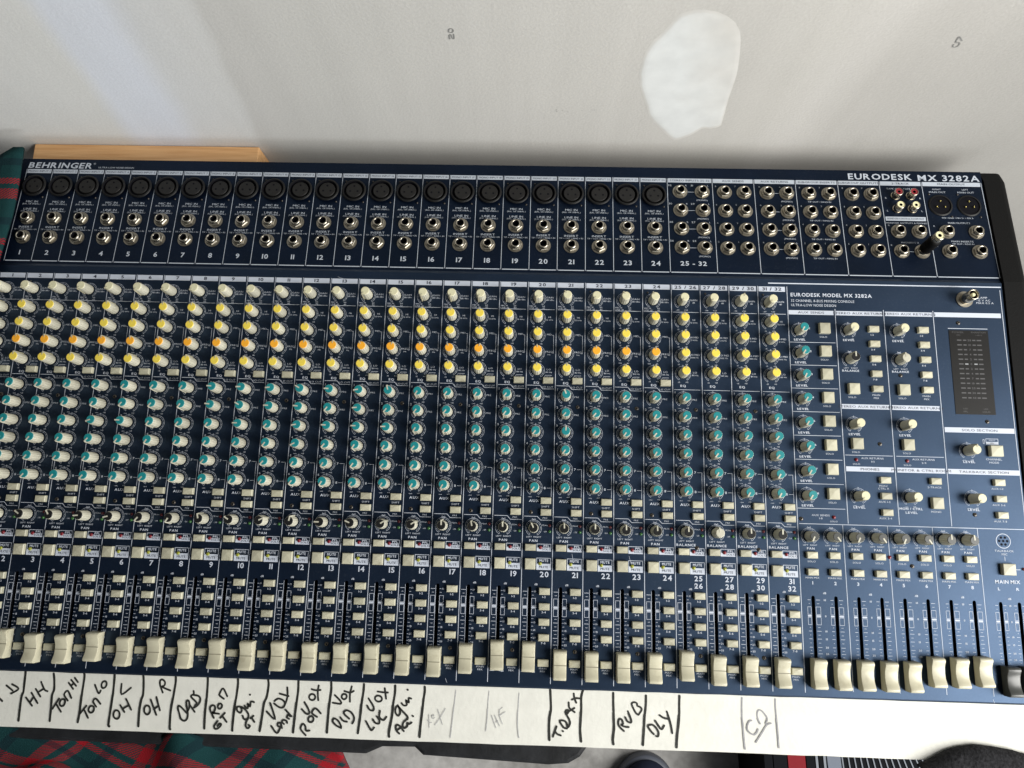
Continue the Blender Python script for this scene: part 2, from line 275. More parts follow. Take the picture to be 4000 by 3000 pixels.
HAND=[
('pen_line', '', 1.9, [[(780,-3479),(784,-3522),(786,-3603),(788,-3655),(778,-3703),(782,-3880)]]),
('pen_line', '', 1.9, [[(1025,-3502),(1037,-3554),(1046,-3626),(1036,-3675),(1042,-3774),(1046,-3873)]]),
('pen_line', '', 1.9, [[(1281,-3482),(1290,-3518),(1288,-3627),(1287,-3707),(1288,-3806),(1283,-3875)]]),
('pen_line', '', 1.9, [[(1540,-3482),(1546,-3514),(1550,-3642),(1546,-3778),(1544,-3885),(1553,-3898)]]),
('pen_line', '', 1.9, [[(1788,-3490),(1796,-3530),(1805,-3634),(1795,-3690),(1790,-3770),(1796,-3890)]]),
('pen_line', '', 1.9, [[(2065,-3490),(2069,-3542),(2062,-3650),(2054,-3761),(2060,-3887),(2066,-3904)]]),
('pen_line', '', 1.9, [[(2335,-3485),(2340,-3525),(2344,-3641),(2343,-3772),(2350,-3889)]]),
('pen_line', '', 1.9, [[(2590,-3483),(2596,-3537),(2592,-3633),(2585,-3736),(2583,-3843),(2585,-3898)]]),
('pen_line', '', 1.9, [[(2847,-3491),(2854,-3537),(2847,-3625),(2830,-3677),(2823,-3776),(2813,-3894)]]),
('pen_line', '', 1.9, [[(3102,-3489),(3106,-3569),(3101,-3656),(3096,-3747),(3091,-3895)]]),
('pen_line', '', 1.9, [[(3378,-3496),(3382,-3552),(3376,-3644),(3373,-3719),(3371,-3887)]]),
('pen_line', '', 1.9, [[(3653,-3502),(3652,-3563),(3643,-3651),(3639,-3749),(3627,-3883)]]),
('pen_line', '', 1.9, [[(3914,-3505),(3915,-3563),(3905,-3654),(3902,-3741),(3884,-3859),(3887,-3902)]]),
('pen_line', '', 1.9, [[(4160,-3506),(4162,-3547),(4154,-3615),(4150,-3694),(4142,-3792),(4137,-3895)]]),
('pen_line', '', 1.9, [[(5201,-3498),(5205,-3561),(5209,-3648),(5199,-3718),(5197,-3796),(5201,-3883)]]),
('pen_line', '', 1.9, [[(5470,-3492),(5457,-3545),(5458,-3632),(5453,-3749),(5452,-3807),(5459,-3886)]]),
('pen_line', '', 1.9, [[(5720,-3505),(5720,-3584),(5724,-3682),(5727,-3779),(5718,-3856),(5722,-3898)]]),
('pen_line', '', 1.9, [[(5988,-3517),(5986,-3587),(5977,-3673),(5972,-3751),(5961,-3896)]]),
('pen_line', '', 1.9, [[(6262,-3510),(6259,-3586),(6258,-3656),(6250,-3742),(6239,-3820),(6233,-3904)]]),
('grey_pen_line', '', 1.3, [[(6772,-3509),(6768,-3570),(6767,-3648),(6773,-3725),(6778,-3821),(6784,-3898)]]),
('grey_pen_line', '', 1.3, [[(7042,-3510),(7041,-3581),(7046,-3658),(7051,-3735),(7057,-3879)]]),
('pencil_line', '', 0.7, [[(4420,-3527),(4413,-3606),(4402,-3744),(4394,-3838),(4390,-3891)]]),
('pencil_line', '', 0.7, [[(4696,-3522),(4690,-3597),(4688,-3715),(4679,-3832)]]),
('pencil_line', '', 0.7, [[(4944,-3530),(4939,-3648),(4937,-3746),(4940,-3804),(4951,-3874)]]),
('handwritten_word', 'SS', 1.55, [[(635,-3607),(695,-3646)],[(681,-3596),(743,-3630),(686,-3670)],[(586,-3705),(620,-3732)]]),
('handwritten_word', 'HH', 1.55, [[(818,-3698),(878,-3760)],[(858,-3658),(922,-3738)],[(859,-3732),(879,-3696)],[(890,-3627),(938,-3686)],[(927,-3570),(964,-3629),(992,-3642)],[(923,-3646),(955,-3625)]]),
('handwritten_word', 'TOM HI', 1.55, [[(1055,-3778),(1100,-3697)],[(1085,-3745),(1130,-3799)],[(1153,-3734),(1148,-3745),(1140,-3753),(1130,-3755),(1121,-3753),(1114,-3745),(1110,-3734),(1111,-3721),(1116,-3710),(1124,-3703),(1134,-3700),(1143,-3702),(1151,-3710),(1154,-3721),(1153,-3734)],[(1175,-3710),(1138,-3664),(1164,-3633),(1202,-3689)],[(1163,-3570),(1207,-3617)],[(1181,-3546),(1229,-3592)],[(1186,-3594),(1207,-3571)],[(1209,-3529),(1240,-3562)]]),
('handwritten_word', 'TOM LO', 1.55, [[(1289,-3814),(1339,-3745)],[(1327,-3781),(1365,-3839)],[(1406,-3778),(1401,-3788),(1393,-3795),(1383,-3798),(1373,-3795),(1365,-3787),(1361,-3777),(1362,-3765),(1367,-3754),(1375,-3747),(1385,-3745),(1395,-3748),(1403,-3755),(1406,-3766),(1406,-3778)],[(1422,-3750),(1391,-3711),(1411,-3687),(1455,-3727)],[(1388,-3579),(1427,-3644),(1443,-3622)],[(1485,-3581),(1480,-3592),(1472,-3599),(1463,-3602),(1454,-3600),(1447,-3592),(1444,-3581),(1444,-3569),(1449,-3558),(1457,-3550),(1467,-3548),(1476,-3550),(1483,-3558),(1486,-3569),(1485,-3581)]]),
('handwritten_word', 'OH L', 1.55, [[(1613,-3564),(1623,-3646),(1696,-3592)],[(1629,-3805),(1628,-3819),(1622,-3831),(1613,-3838),(1601,-3838),(1589,-3832),(1580,-3821),(1576,-3807),(1577,-3792),(1582,-3780),(1592,-3773),(1604,-3773),(1615,-3779),(1624,-3790),(1629,-3805)],[(1624,-3732),(1665,-3784)],[(1667,-3682),(1720,-3764)],[(1653,-3755),(1691,-3733)]]),
('handwritten_word', 'OH R', 1.55, [[(1969,-3621),(1941,-3566),(1936,-3530),(1954,-3519),(1978,-3537),(1977,-3565),(1959,-3577),(2031,-3603)],[(1881,-3761),(1880,-3776),(1874,-3788),(1865,-3795),(1854,-3796),(1843,-3789),(1834,-3778),(1830,-3763),(1830,-3748),(1836,-3735),(1845,-3728),(1857,-3728),(1868,-3734),(1876,-3746),(1881,-3761)],[(1875,-3680),(1936,-3797)],[(1920,-3658),(1962,-3760)],[(1910,-3754),(1943,-3729)]]),
('handwritten_word', 'BASS', 1.55, [[(2193,-3777),(2127,-3723),(2111,-3736),(2129,-3783),(2146,-3821),(2174,-3836),(2197,-3820),(2199,-3776),(2182,-3718),(2178,-3686),(2194,-3677),(2206,-3705),(2205,-3737),(2192,-3769)],[(2206,-3709),(2255,-3763)],[(2228,-3601),(2231,-3625),(2210,-3645),(2264,-3691),(2254,-3715)],[(2232,-3632),(2275,-3639),(2293,-3666),(2282,-3702),(2247,-3731)]]),
('handwritten_word', 'ROM GT', 1.55, [[(2420,-3805),(2383,-3743),(2387,-3715),(2412,-3708),(2425,-3730),(2417,-3758),(2405,-3766),(2461,-3772)],[(2479,-3718),(2475,-3726),(2468,-3731),(2461,-3733),(2453,-3731),(2448,-3725),(2445,-3717),(2446,-3708),(2450,-3700),(2456,-3694),(2464,-3692),(2471,-3695),(2477,-3700),(2480,-3709),(2479,-3718)],[(2489,-3654),(2452,-3630),(2449,-3614),(2474,-3573),(2515,-3632)],[(2456,-3827),(2431,-3867),(2441,-3889),(2468,-3882),(2487,-3854),(2473,-3848),(2458,-3866)],[(2475,-3803),(2509,-3764)],[(2493,-3791),(2531,-3833)]]),
('handwritten_word', 'Gui GT', 1.55, [[(2638,-3711),(2608,-3714),(2611,-3743),(2638,-3758),(2649,-3738),(2638,-3711),(2678,-3733),(2707,-3768),(2706,-3799),(2677,-3808),(2660,-3781)],[(2669,-3702),(2686,-3721),(2698,-3717),(2693,-3685),(2714,-3708),(2719,-3669),(2745,-3672)],[(2703,-3614),(2706,-3615)],[(2706,-3803),(2693,-3835),(2695,-3863),(2713,-3876),(2729,-3858),(2715,-3850)],[(2727,-3799),(2751,-3778)],[(2735,-3791),(2762,-3825)]]),
('handwritten_word', 'VOX Lead', 1.55, [[(2858,-3741),(2933,-3800),(2881,-3675)],[(2914,-3658),(2942,-3638),(2977,-3645),(3004,-3667),(3002,-3691),(2982,-3708),(2952,-3701),(2916,-3678)],[(2953,-3598),(3029,-3615)],[(3013,-3548),(3020,-3603),(3015,-3651),(2998,-3699)],[(2906,-3852),(2957,-3905),(2983,-3861)],[(2987,-3857),(2961,-3850),(2959,-3830),(2980,-3826),(2996,-3864)],[(3010,-3833),(2992,-3818),(3003,-3802),(3029,-3809),(3035,-3824)],[(3049,-3792),(3031,-3781),(3038,-3761),(3056,-3772)],[(3013,-3722),(3068,-3772)]]),
('handwritten_word', 'VOX ROM', 1.55, [[(3149,-3714),(3190,-3748),(3215,-3740),(3197,-3701),(3166,-3658)],[(3252,-3624),(3247,-3633),(3237,-3639),(3226,-3640),(3215,-3637),(3207,-3630),(3202,-3620),(3203,-3609),(3208,-3600),(3218,-3594),(3229,-3593),(3240,-3596),(3248,-3604),(3253,-3614),(3252,-3624)],[(3218,-3555),(3251,-3562),(3293,-3559)],[(3275,-3524),(3271,-3576),(3280,-3639)],[(3197,-3913),(3154,-3871),(3155,-3840),(3171,-3827),(3190,-3846),(3197,-3877),(3226,-3876)],[(3252,-3795),(3247,-3804),(3239,-3810),(3229,-3811),(3219,-3809),(3212,-3802),(3209,-3792),(3210,-3782),(3215,-3773),(3223,-3767),(3233,-3765),(3242,-3768),(3249,-3775),(3253,-3784),(3252,-3795)],[(3280,-3769),(3235,-3739),(3262,-3703),(3309,-3741)]]),
('handwritten_word', 'VOX DID', 1.55, [[(3402,-3655),(3466,-3661),(3467,-3641),(3415,-3595)],[(3514,-3610),(3510,-3618),(3502,-3623),(3493,-3625),(3484,-3622),(3477,-3616),(3473,-3607),(3474,-3598),(3478,-3590),(3486,-3585),(3495,-3584),(3505,-3586),(3512,-3593),(3515,-3601),(3514,-3610)],[(3493,-3561),(3540,-3571),(3571,-3558)],[(3552,-3523),(3541,-3583),(3545,-3642)],[(3486,-3848),(3445,-3830),(3413,-3800),(3424,-3776),(3459,-3795),(3483,-3829),(3486,-3848)],[(3474,-3767),(3501,-3793),(3531,-3798)],[(3548,-3774),(3501,-3734),(3521,-3710),(3560,-3724),(3585,-3755),(3589,-3782),(3576,-3810)]]),
('handwritten_word', 'VOX LUC', 1.55, [[(3691,-3669),(3714,-3700),(3744,-3703),(3744,-3675),(3714,-3633),(3698,-3612)],[(3809,-3619),(3803,-3628),(3793,-3633),(3780,-3634),(3767,-3630),(3757,-3623),(3752,-3613),(3752,-3602),(3758,-3594),(3768,-3588),(3781,-3588),(3793,-3591),(3804,-3599),(3809,-3609),(3809,-3619)],[(3771,-3556),(3815,-3560),(3856,-3561)],[(3828,-3528),(3837,-3573),(3844,-3609)],[(3688,-3789),(3728,-3848),(3741,-3856),(3759,-3836)],[(3744,-3773),(3767,-3800),(3797,-3803),(3799,-3779),(3776,-3749)],[(3799,-3705),(3797,-3748),(3816,-3771),(3837,-3774),(3856,-3750)]]),
('handwritten_word', 'Gui Acc', 1.55, [[(3944,-3657),(3928,-3681),(3930,-3716),(3952,-3739),(3968,-3715),(3957,-3676),(3944,-3661),(3979,-3695),(4028,-3741),(4030,-3764)],[(3974,-3640),(3994,-3657),(4019,-3651),(4009,-3615),(4035,-3634),(4031,-3599),(4052,-3602)],[(4017,-3533),(4021,-3535)],[(3969,-3875),(3942,-3849),(3940,-3814),(3965,-3813),(4005,-3855)],[(3950,-3849),(3991,-3820)],[(4029,-3760),(4001,-3785),(3994,-3812),(4008,-3831),(4032,-3815),(4031,-3791)],[(4035,-3791),(4048,-3799),(4066,-3786)],[(4073,-3736),(4076,-3738)]]),
('pencil_word', 'KEY', 0.55, [[(4206,-3719),(4213,-3821)],[(4196,-3763),(4215,-3782),(4232,-3781)],[(4230,-3734),(4250,-3722),(4230,-3730),(4239,-3750),(4255,-3741)],[(4277,-3678),(4321,-3794)],[(4340,-3668),(4301,-3740),(4258,-3800)]]),
('pencil_word', 'HF', 0.55, [[(4723,-3710),(4762,-3806)],[(4748,-3709),(4792,-3790)],[(4762,-3764),(4774,-3748)],[(4788,-3665),(4788,-3712),(4815,-3774)],[(4790,-3708),(4835,-3679)],[(4786,-3665),(4809,-3645)]]),
('handwritten_word', 'T.BACK', 1.55, [[(5229,-3857),(5258,-3777)],[(5249,-3818),(5264,-3836),(5293,-3845)],[(5308,-3812),(5312,-3813)],[(5342,-3791),(5317,-3784),(5287,-3746),(5291,-3731),(5324,-3734),(5341,-3752),(5350,-3783),(5368,-3748),(5357,-3713)],[(5357,-3713),(5332,-3675),(5332,-3651),(5356,-3651),(5344,-3678)],[(5354,-3590),(5358,-3627),(5371,-3642)],[(5336,-3671),(5402,-3631)],[(5371,-3642),(5404,-3663)],[(5395,-3520),(5401,-3555),(5416,-3590)],[(5380,-3567),(5414,-3555),(5451,-3557)]]),
('handwritten_word', 'RVB', 1.55, [[(5807,-3795),(5768,-3758),(5763,-3723),(5774,-3703),(5792,-3711),(5801,-3738),(5788,-3750),(5817,-3762),(5846,-3763)],[(5819,-3690),(5838,-3721),(5863,-3728),(5867,-3708),(5840,-3643)],[(5925,-3667),(5904,-3652),(5880,-3610),(5871,-3583),(5888,-3571),(5913,-3578),(5917,-3597),(5942,-3608),(5952,-3627),(5929,-3663)]]),
('handwritten_word', 'DLY', 1.55, [[(6050,-3811),(6027,-3788),(6003,-3754),(6015,-3742),(6044,-3741),(6073,-3767),(6089,-3798),(6085,-3825),(6070,-3825)],[(6063,-3708),(6090,-3747),(6114,-3772),(6135,-3742)],[(6099,-3664),(6132,-3684),(6169,-3690)],[(6157,-3634),(6177,-3690),(6193,-3752),(6200,-3798)]]),
('grey_word', 'CD', 1.2, [[(6844,-3680),(6824,-3689),(6806,-3732),(6817,-3766),(6857,-3788),(6882,-3772),(6895,-3744)],[(6913,-3703),(6894,-3659),(6892,-3620),(6907,-3597),(6937,-3611),(6972,-3661),(6959,-3696),(6966,-3707)],[(7000,-3696),(6966,-3711),(6923,-3774),(6873,-3845)]]),
]
PATCH=[(6167,1657),(6246,1643),(6358,1601),(6450,1513),(6521,1381),(6590,1096),(6629,847),(6650,540),(6685,204),(6684,124),(6619,82),(6534,71),(6451,-47),(6356,-122),(6285,-102),(6141,91),(6026,267),(5950,490),(5855,816),(5840,1083),(5868,1260),(5934,1399),(6021,1584),(6095,1641)]
STAMPS=[[[(4327,1427),(4324,1417),(4318,1409),(4310,1404),(4302,1404),(4296,1408),(4292,1416),(4291,1427),(4294,1437),(4300,1445),(4307,1450),(4315,1450),(4322,1446),(4326,1438),(4327,1427)],[(4290,1328),(4290,1361),(4299,1381),(4307,1373),(4308,1351),(4315,1331),(4325,1337),(4326,1387)]],[[(8216,1366),(8180,1403),(8168,1408),(8171,1384),(8177,1354),(8188,1340),(8204,1343),(8218,1330),(8221,1308),(8213,1291),(8200,1288),(8183,1299),(8178,1321)]]]


FLOOR = -0.60
def floor_material():
    mt = bpy.data.materials.new('concrete'); mt.use_nodes = True; nt = mt.node_tree; b = nt.nodes['Principled BSDF']; b.inputs['Roughness'].default_value = .8
    geo = nt.nodes.new('ShaderNodeNewGeometry')
    def nz(scale, det):
        n = nt.nodes.new('ShaderNodeTexNoise'); n.inputs['Scale'].default_value = scale; n.inputs['Detail'].default_value = det; nt.links.new(geo.outputs['Position'], n.inputs['Vector']); return n
    a = nz(9, 6); c = nz(70, 5)
    mx = nt.nodes.new('ShaderNodeMath'); mx.operation = 'MULTIPLY_ADD'; mx.inputs[1].default_value = .45
    nt.links.new(c.outputs['Fac'], mx.inputs[0]); nt.links.new(a.outputs['Fac'], mx.inputs[2])
    r = nt.nodes.new('ShaderNodeValToRGB'); e = r.color_ramp.elements
    e[0].position = .5; e[0].color = (.20, .195, .185, 1); e[1].position = .92; e[1].color = (.50, .49, .475, 1)
    nt.links.new(mx.outputs[0], r.inputs[0]); nt.links.new(r.outputs[0], b.inputs['Base Color'])
    bp = nt.nodes.new('ShaderNodeBump'); bp.inputs['Strength'].default_value = .3; bp.inputs['Distance'].default_value = .002
    nt.links.new(c.outputs['Fac'], bp.inputs['Height']); nt.links.new(bp.outputs[0], b.inputs['Normal'])
    return mt
M['concrete'] = floor_material()
fl = link('floor', mesh_from('floor', [(-4,-4,FLOOR),(5,-4,FLOOR),(5,.155,FLOOR),(-4,.155,FLOOR)], [(0,1,2,3)], ['concrete'])); fl['kind'] = 'structure'

YW = 0.155
def wall_material():
    mt = bpy.data.materials.new('plasterboard'); mt.use_nodes = True; nt = mt.node_tree; b = nt.nodes['Principled BSDF']; b.inputs['Roughness'].default_value = .85; b.inputs['Specular IOR Level'].default_value = .2
    geo = nt.nodes.new('ShaderNodeNewGeometry'); sp = nt.nodes.new('ShaderNodeSeparateXYZ'); nt.links.new(geo.outputs['Position'], sp.inputs[0])
    def nz(scale, det, vec=None):
        n = nt.nodes.new('ShaderNodeTexNoise'); n.inputs['Scale'].default_value = scale; n.inputs['Detail'].default_value = det; nt.links.new(vec or geo.outputs['Position'], n.inputs['Vector']); return n
    def mth(op, a, bb, c=None):
        n = nt.nodes.new('ShaderNodeMath'); n.operation = op
        for i, v in enumerate((a, bb, c)):
            if v is None: continue
            if isinstance(v, (int, float)): n.inputs[i].default_value = v
            else: nt.links.new(v, n.inputs[i])
        return n.outputs[0]
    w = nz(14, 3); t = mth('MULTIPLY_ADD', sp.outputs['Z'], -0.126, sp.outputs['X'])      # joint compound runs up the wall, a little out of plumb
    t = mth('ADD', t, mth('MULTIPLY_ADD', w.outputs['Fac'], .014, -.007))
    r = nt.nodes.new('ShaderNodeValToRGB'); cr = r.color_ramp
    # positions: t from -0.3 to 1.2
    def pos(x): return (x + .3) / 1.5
    stops = [(-.28,(0.779,0.779,0.755)),(.05,(0.779,0.779,0.755)),(.088,(0.767,0.767,0.743)),(.103,(0.773,0.802,0.860)),(.148,(0.755,0.785,0.850)),(.170,(0.708,0.714,0.714)),(.205,(0.696,0.696,0.684)),(.219,(0.696,0.696,0.684)),(.228,(0.608,0.599,0.576)),(.30,(0.596,0.588,0.560)),(.46,(0.578,0.564,0.533)),(.70,(0.543,0.527,0.493)),(.735,(0.560,0.543,0.513)),(.77,(.485,.47,.442)),(.95,(.36,.352,.333))]  # joint bands; right end also darkened in colour to offset the window light
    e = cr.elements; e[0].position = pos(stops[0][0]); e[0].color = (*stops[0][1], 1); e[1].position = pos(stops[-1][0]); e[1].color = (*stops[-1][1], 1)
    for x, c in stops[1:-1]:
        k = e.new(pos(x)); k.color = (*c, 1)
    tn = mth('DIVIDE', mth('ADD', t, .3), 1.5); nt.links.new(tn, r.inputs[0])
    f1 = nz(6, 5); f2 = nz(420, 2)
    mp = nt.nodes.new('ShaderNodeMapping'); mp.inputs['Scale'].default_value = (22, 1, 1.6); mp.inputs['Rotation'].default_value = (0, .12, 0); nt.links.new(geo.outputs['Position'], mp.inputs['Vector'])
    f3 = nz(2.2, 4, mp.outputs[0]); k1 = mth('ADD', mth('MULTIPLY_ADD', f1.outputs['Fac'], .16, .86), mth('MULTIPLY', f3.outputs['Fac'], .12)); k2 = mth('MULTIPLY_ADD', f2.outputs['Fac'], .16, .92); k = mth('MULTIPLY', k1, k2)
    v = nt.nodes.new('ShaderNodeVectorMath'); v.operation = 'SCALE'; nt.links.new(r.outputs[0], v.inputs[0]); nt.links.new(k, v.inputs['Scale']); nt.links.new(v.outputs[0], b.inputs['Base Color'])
    bp = nt.nodes.new('ShaderNodeBump'); bp.inputs['Strength'].default_value = .15; bp.inputs['Distance'].default_value = .001; nt.links.new(f2.outputs['Fac'], bp.inputs['Height']); nt.links.new(bp.outputs[0], b.inputs['Normal'])
    return mt
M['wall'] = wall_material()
def patch_material():
    mt = bpy.data.materials.new('wall_filler'); mt.use_nodes = True; nt = mt.node_tree; b = nt.nodes['Principled BSDF']; b.inputs['Roughness'].default_value = .8; b.inputs['Specular IOR Level'].default_value = .2
    geo = nt.nodes.new('ShaderNodeNewGeometry'); sp = nt.nodes.new('ShaderNodeSeparateXYZ'); nt.links.new(geo.outputs['Position'], sp.inputs[0])
    n = nt.nodes.new('ShaderNodeTexNoise'); n.inputs['Scale'].default_value = 28; n.inputs['Detail'].default_value = 4; nt.links.new(geo.outputs['Position'], n.inputs['Vector'])
    a = nt.nodes.new('ShaderNodeMath'); a.operation = 'MULTIPLY_ADD'; a.inputs[1].default_value = .05; nt.links.new(n.outputs['Fac'], a.inputs[0]); nt.links.new(sp.outputs['X'], a.inputs[2])
    c = nt.nodes.new('ShaderNodeMath'); c.operation = 'MULTIPLY_ADD'; c.inputs[1].default_value = .32; nt.links.new(sp.outputs['Z'], c.inputs[0]); nt.links.new(a.outputs[0], c.inputs[2])
    mr = nt.nodes.new('ShaderNodeMapRange'); mr.inputs[1].default_value = .668; mr.inputs[2].default_value = .722; nt.links.new(c.outputs[0], mr.inputs[0])   # thinner coat towards its upper right
    mx = nt.nodes.new('ShaderNodeMix'); mx.data_type = 'RGBA'; mx.inputs[6].default_value = (.745, .76, .75, 1); mx.inputs[7].default_value = (.63, .615, .58, 1)
    at = nt.nodes.new('ShaderNodeAttribute'); at.attribute_name = 'coat'
    i1 = nt.nodes.new('ShaderNodeMath'); i1.operation = 'SUBTRACT'; i1.inputs[0].default_value = 1.0; nt.links.new(at.outputs['Fac'], i1.inputs[1])
    i2 = nt.nodes.new('ShaderNodeMath'); i2.operation = 'MAXIMUM'; nt.links.new(mr.outputs[0], i2.inputs[0]); nt.links.new(i1.outputs[0], i2.inputs[1])
    nt.links.new(i2.outputs[0], mx.inputs[0])
    n3 = nt.nodes.new('ShaderNodeTexNoise'); n3.inputs['Scale'].default_value = 60; n3.inputs['Detail'].default_value = 6; nt.links.new(geo.outputs['Position'], n3.inputs['Vector'])
    q = nt.nodes.new('ShaderNodeMapRange'); q.inputs[1].default_value = .3; q.inputs[2].default_value = .7; q.inputs[3].default_value = .93; q.inputs[4].default_value = 1.03; nt.links.new(n3.outputs['Fac'], q.inputs[0])
    vv_ = nt.nodes.new('ShaderNodeVectorMath'); vv_.operation = 'SCALE'; nt.links.new(mx.outputs[2], vv_.inputs[0]); nt.links.new(q.outputs[0], vv_.inputs['Scale']); nt.links.new(vv_.outputs[0], b.inputs['Base Color'])
    return mt
M['filler'] = patch_material()
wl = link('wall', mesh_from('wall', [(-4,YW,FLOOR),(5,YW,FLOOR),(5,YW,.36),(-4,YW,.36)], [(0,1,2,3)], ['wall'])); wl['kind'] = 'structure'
pp = [(a*1e-4, b*1e-4) for a, b in PATCH]; ctr = (sum(p[0] for p in pp)/len(pp), sum(p[1] for p in pp)/len(pp))
fine = []
for i in range(len(pp)):
    p0, p1, p2, p3 = (pp[(i+k) % len(pp)] for k in (-1, 0, 1, 2))
    for k in range(4):
        t = k/4; fine.append(tuple(0.5*((2*p1[c])+(-p0[c]+p2[c])*t+(2*p0[c]-5*p1[c]+4*p2[c]-p3[c])*t*t+(-p0[c]+3*p1[c]-3*p2[c]+p3[c])*t**3) for c in (0,1)))
n = len(fine); vs = []; coat = []
for s_, d_, c_ in ((1.03, .00003, 0.0), (1.0, .00010, .12), (.965, .00022, .8), (.90, .0003, 1.0)):
    for x, z in fine:
        j = 1 + .012*noise.noise(Vector((x*60, z*60, 3))) + .008*noise.noise(Vector((x*190, z*190, 8)))
        vs.append((ctr[0]+(x-ctr[0])*s_*j, YW-d_, ctr[1]+(z-ctr[1])*s_*j)); coat.append(c_)
vs.append((ctr[0], YW-.0003, ctr[1])); coat.append(1.0)
fs = [(r_*n+(i+1) % n, r_*n+i, (r_+1)*n+i, (r_+1)*n+(i+1) % n) for r_ in range(3) for i in range(n)] + [(3*n+(i+1) % n, 3*n+i, 4*n) for i in range(n)]
pm = mesh_from('filler_patch', vs, fs, ['filler'], smooth=True); pm.attributes.new('coat', 'FLOAT', 'POINT').data.foreach_set('value', coat); link('filler_patch', pm, wl)
for st in STAMPS: link('stamped_number', ribbon(st, .00095, .0003, lambda x, y, z: (x, YW-z, y), 'stamped_number', ['stamp']), wl)
pv = MB()
for k in range(9):                                                        # a small cluster of pits left of the filler patch
    cx = .520 + random.gauss(0, .016); cz = .030 + random.gauss(0, .009); r = random.choice((.0004, .0005, .0007))
    pv.add([(cx+r*math.cos(a), YW-.0002, cz+r*math.sin(a)) for a in [i*math.pi/4 for i in range(8)]], [tuple(range(8))[::-1]])
M['pit'] = mat('pit_shadow', (.40,.39,.37), .9, .1); pits = link('pinholes', pv.mesh('pinholes', ['pit']), wl); pits['kind'] = 'stuff'

# ------------------------------------------------------------------ MIXING CONSOLE
BASE = Vector((0.46, -0.14, -0.075))
mixer = tag(empty('mixing_console', BASE), 'long navy blue mixing console covered in rows of cream, yellow and teal knobs and faders', 'mixing console')
TH = R(6.139); UY, UZ = 0.015024, -0.002296           # the jack panel leans back 6 degrees from here
ct, st_ = math.cos(TH), math.sin(TH)
def up(x, s, h=0.0):                                    # point on the jack panel (metres) -> console space
    return Vector((x, UY + s*ct + h*st_, UZ - s*st_ + h*ct)) - BASE
def lo(x, y, h=0.0): return Vector((x, y, h)) - BASE
UROT = (-TH, 0, 0)

XL, XR = -0.0065, 0.9205
YF = -0.3475                                            # front edge of the main panel
# main panel with real fader slots cut through it
slots = [(k*P + .28*P, -.2672, -.3340) for k in range(28)]
slots += [(.7383+.01895*k, -.2680, -.3350) for k in range(8)] + [(.8925, -.2685, -.3350), (.9078, -.2685, -.3350)]
bm = bmesh.new()
def loop(pts, z=0.0):
    vv = [bm.verts.new((x, y, z)) for x, y in pts]
    for i in range(len(vv)): bm.edges.new((vv[i], vv[(i+1) % len(vv)]))
    return vv
outer = [(XL, YF), (XR, YF), (XR, .0095), (XL, .0095)]
loop(outer); rings = []
SW = .00145
def slot_pts(cx, y1, y0):
    a = [(cx + SW*math.cos(t), y1 - SW + SW*math.sin(t)) for t in [i*math.pi/6 for i in range(7)]]
    b = [(cx + SW*math.cos(t), y0 + SW + SW*math.sin(t)) for t in [math.pi + i*math.pi/6 for i in range(7)]]
    return a + b
for sx, y1, y0 in slots: rings.append(loop(slot_pts(sx, y1, y0)))
bmesh.ops.triangle_fill(bm, edges=bm.edges[:], use_beauty=True, normal=(0, 0, 1))
for f in bm.faces:
    if f.normal.z < 0: f.normal_flip()
for rg in rings:                                        # walls of each slot
    low = [bm.verts.new((v.co.x, v.co.y, -.004)) for v in rg]
    for i in range(len(rg)):
        j = (i+1) % len(rg); f = bm.faces.new((rg[i], rg[j], low[j], low[i])); f.material_index = 1
    f = bm.faces.new(low); f.material_index = 1
# rear chamfer, front lip and thickness
def quad(a, b, c, d, mi=0):
    f = bm.faces.new([bm.verts.new(v) for v in (a, b, c, d)]); f.material_index = mi
quad((XL,.0095,0),(XR,.0095,0),(XR,.0122,-.0020),(XL,.0122,-.0020))
quad((XL,YF,0),(XL,YF-.0012,-.0009),(XR,YF-.0012,-.0009),(XR,YF,0))
quad((XL,YF-.0012,-.0009),(XL,YF-.0012,-.006),(XR,YF-.0012,-.006),(XR,YF-.0012,-.0009))
for v in bm.verts: v.co -= BASE
me = bpy.data.meshes.new('main_panel'); bm.to_mesh(me); bm.free(); me.materials.append(M['panel']); me.materials.append(M['dark'])
main_panel = link('main_panel', me, mixer)
# jack panel
SB = .1105
jp = MB(); jp.box(XL, XR, -.0028, SB, -.003, 0)
jack_panel = link('jack_panel', jp.mesh('jack_panel', ['jackpanel']), mixer, up(0, 0), UROT)
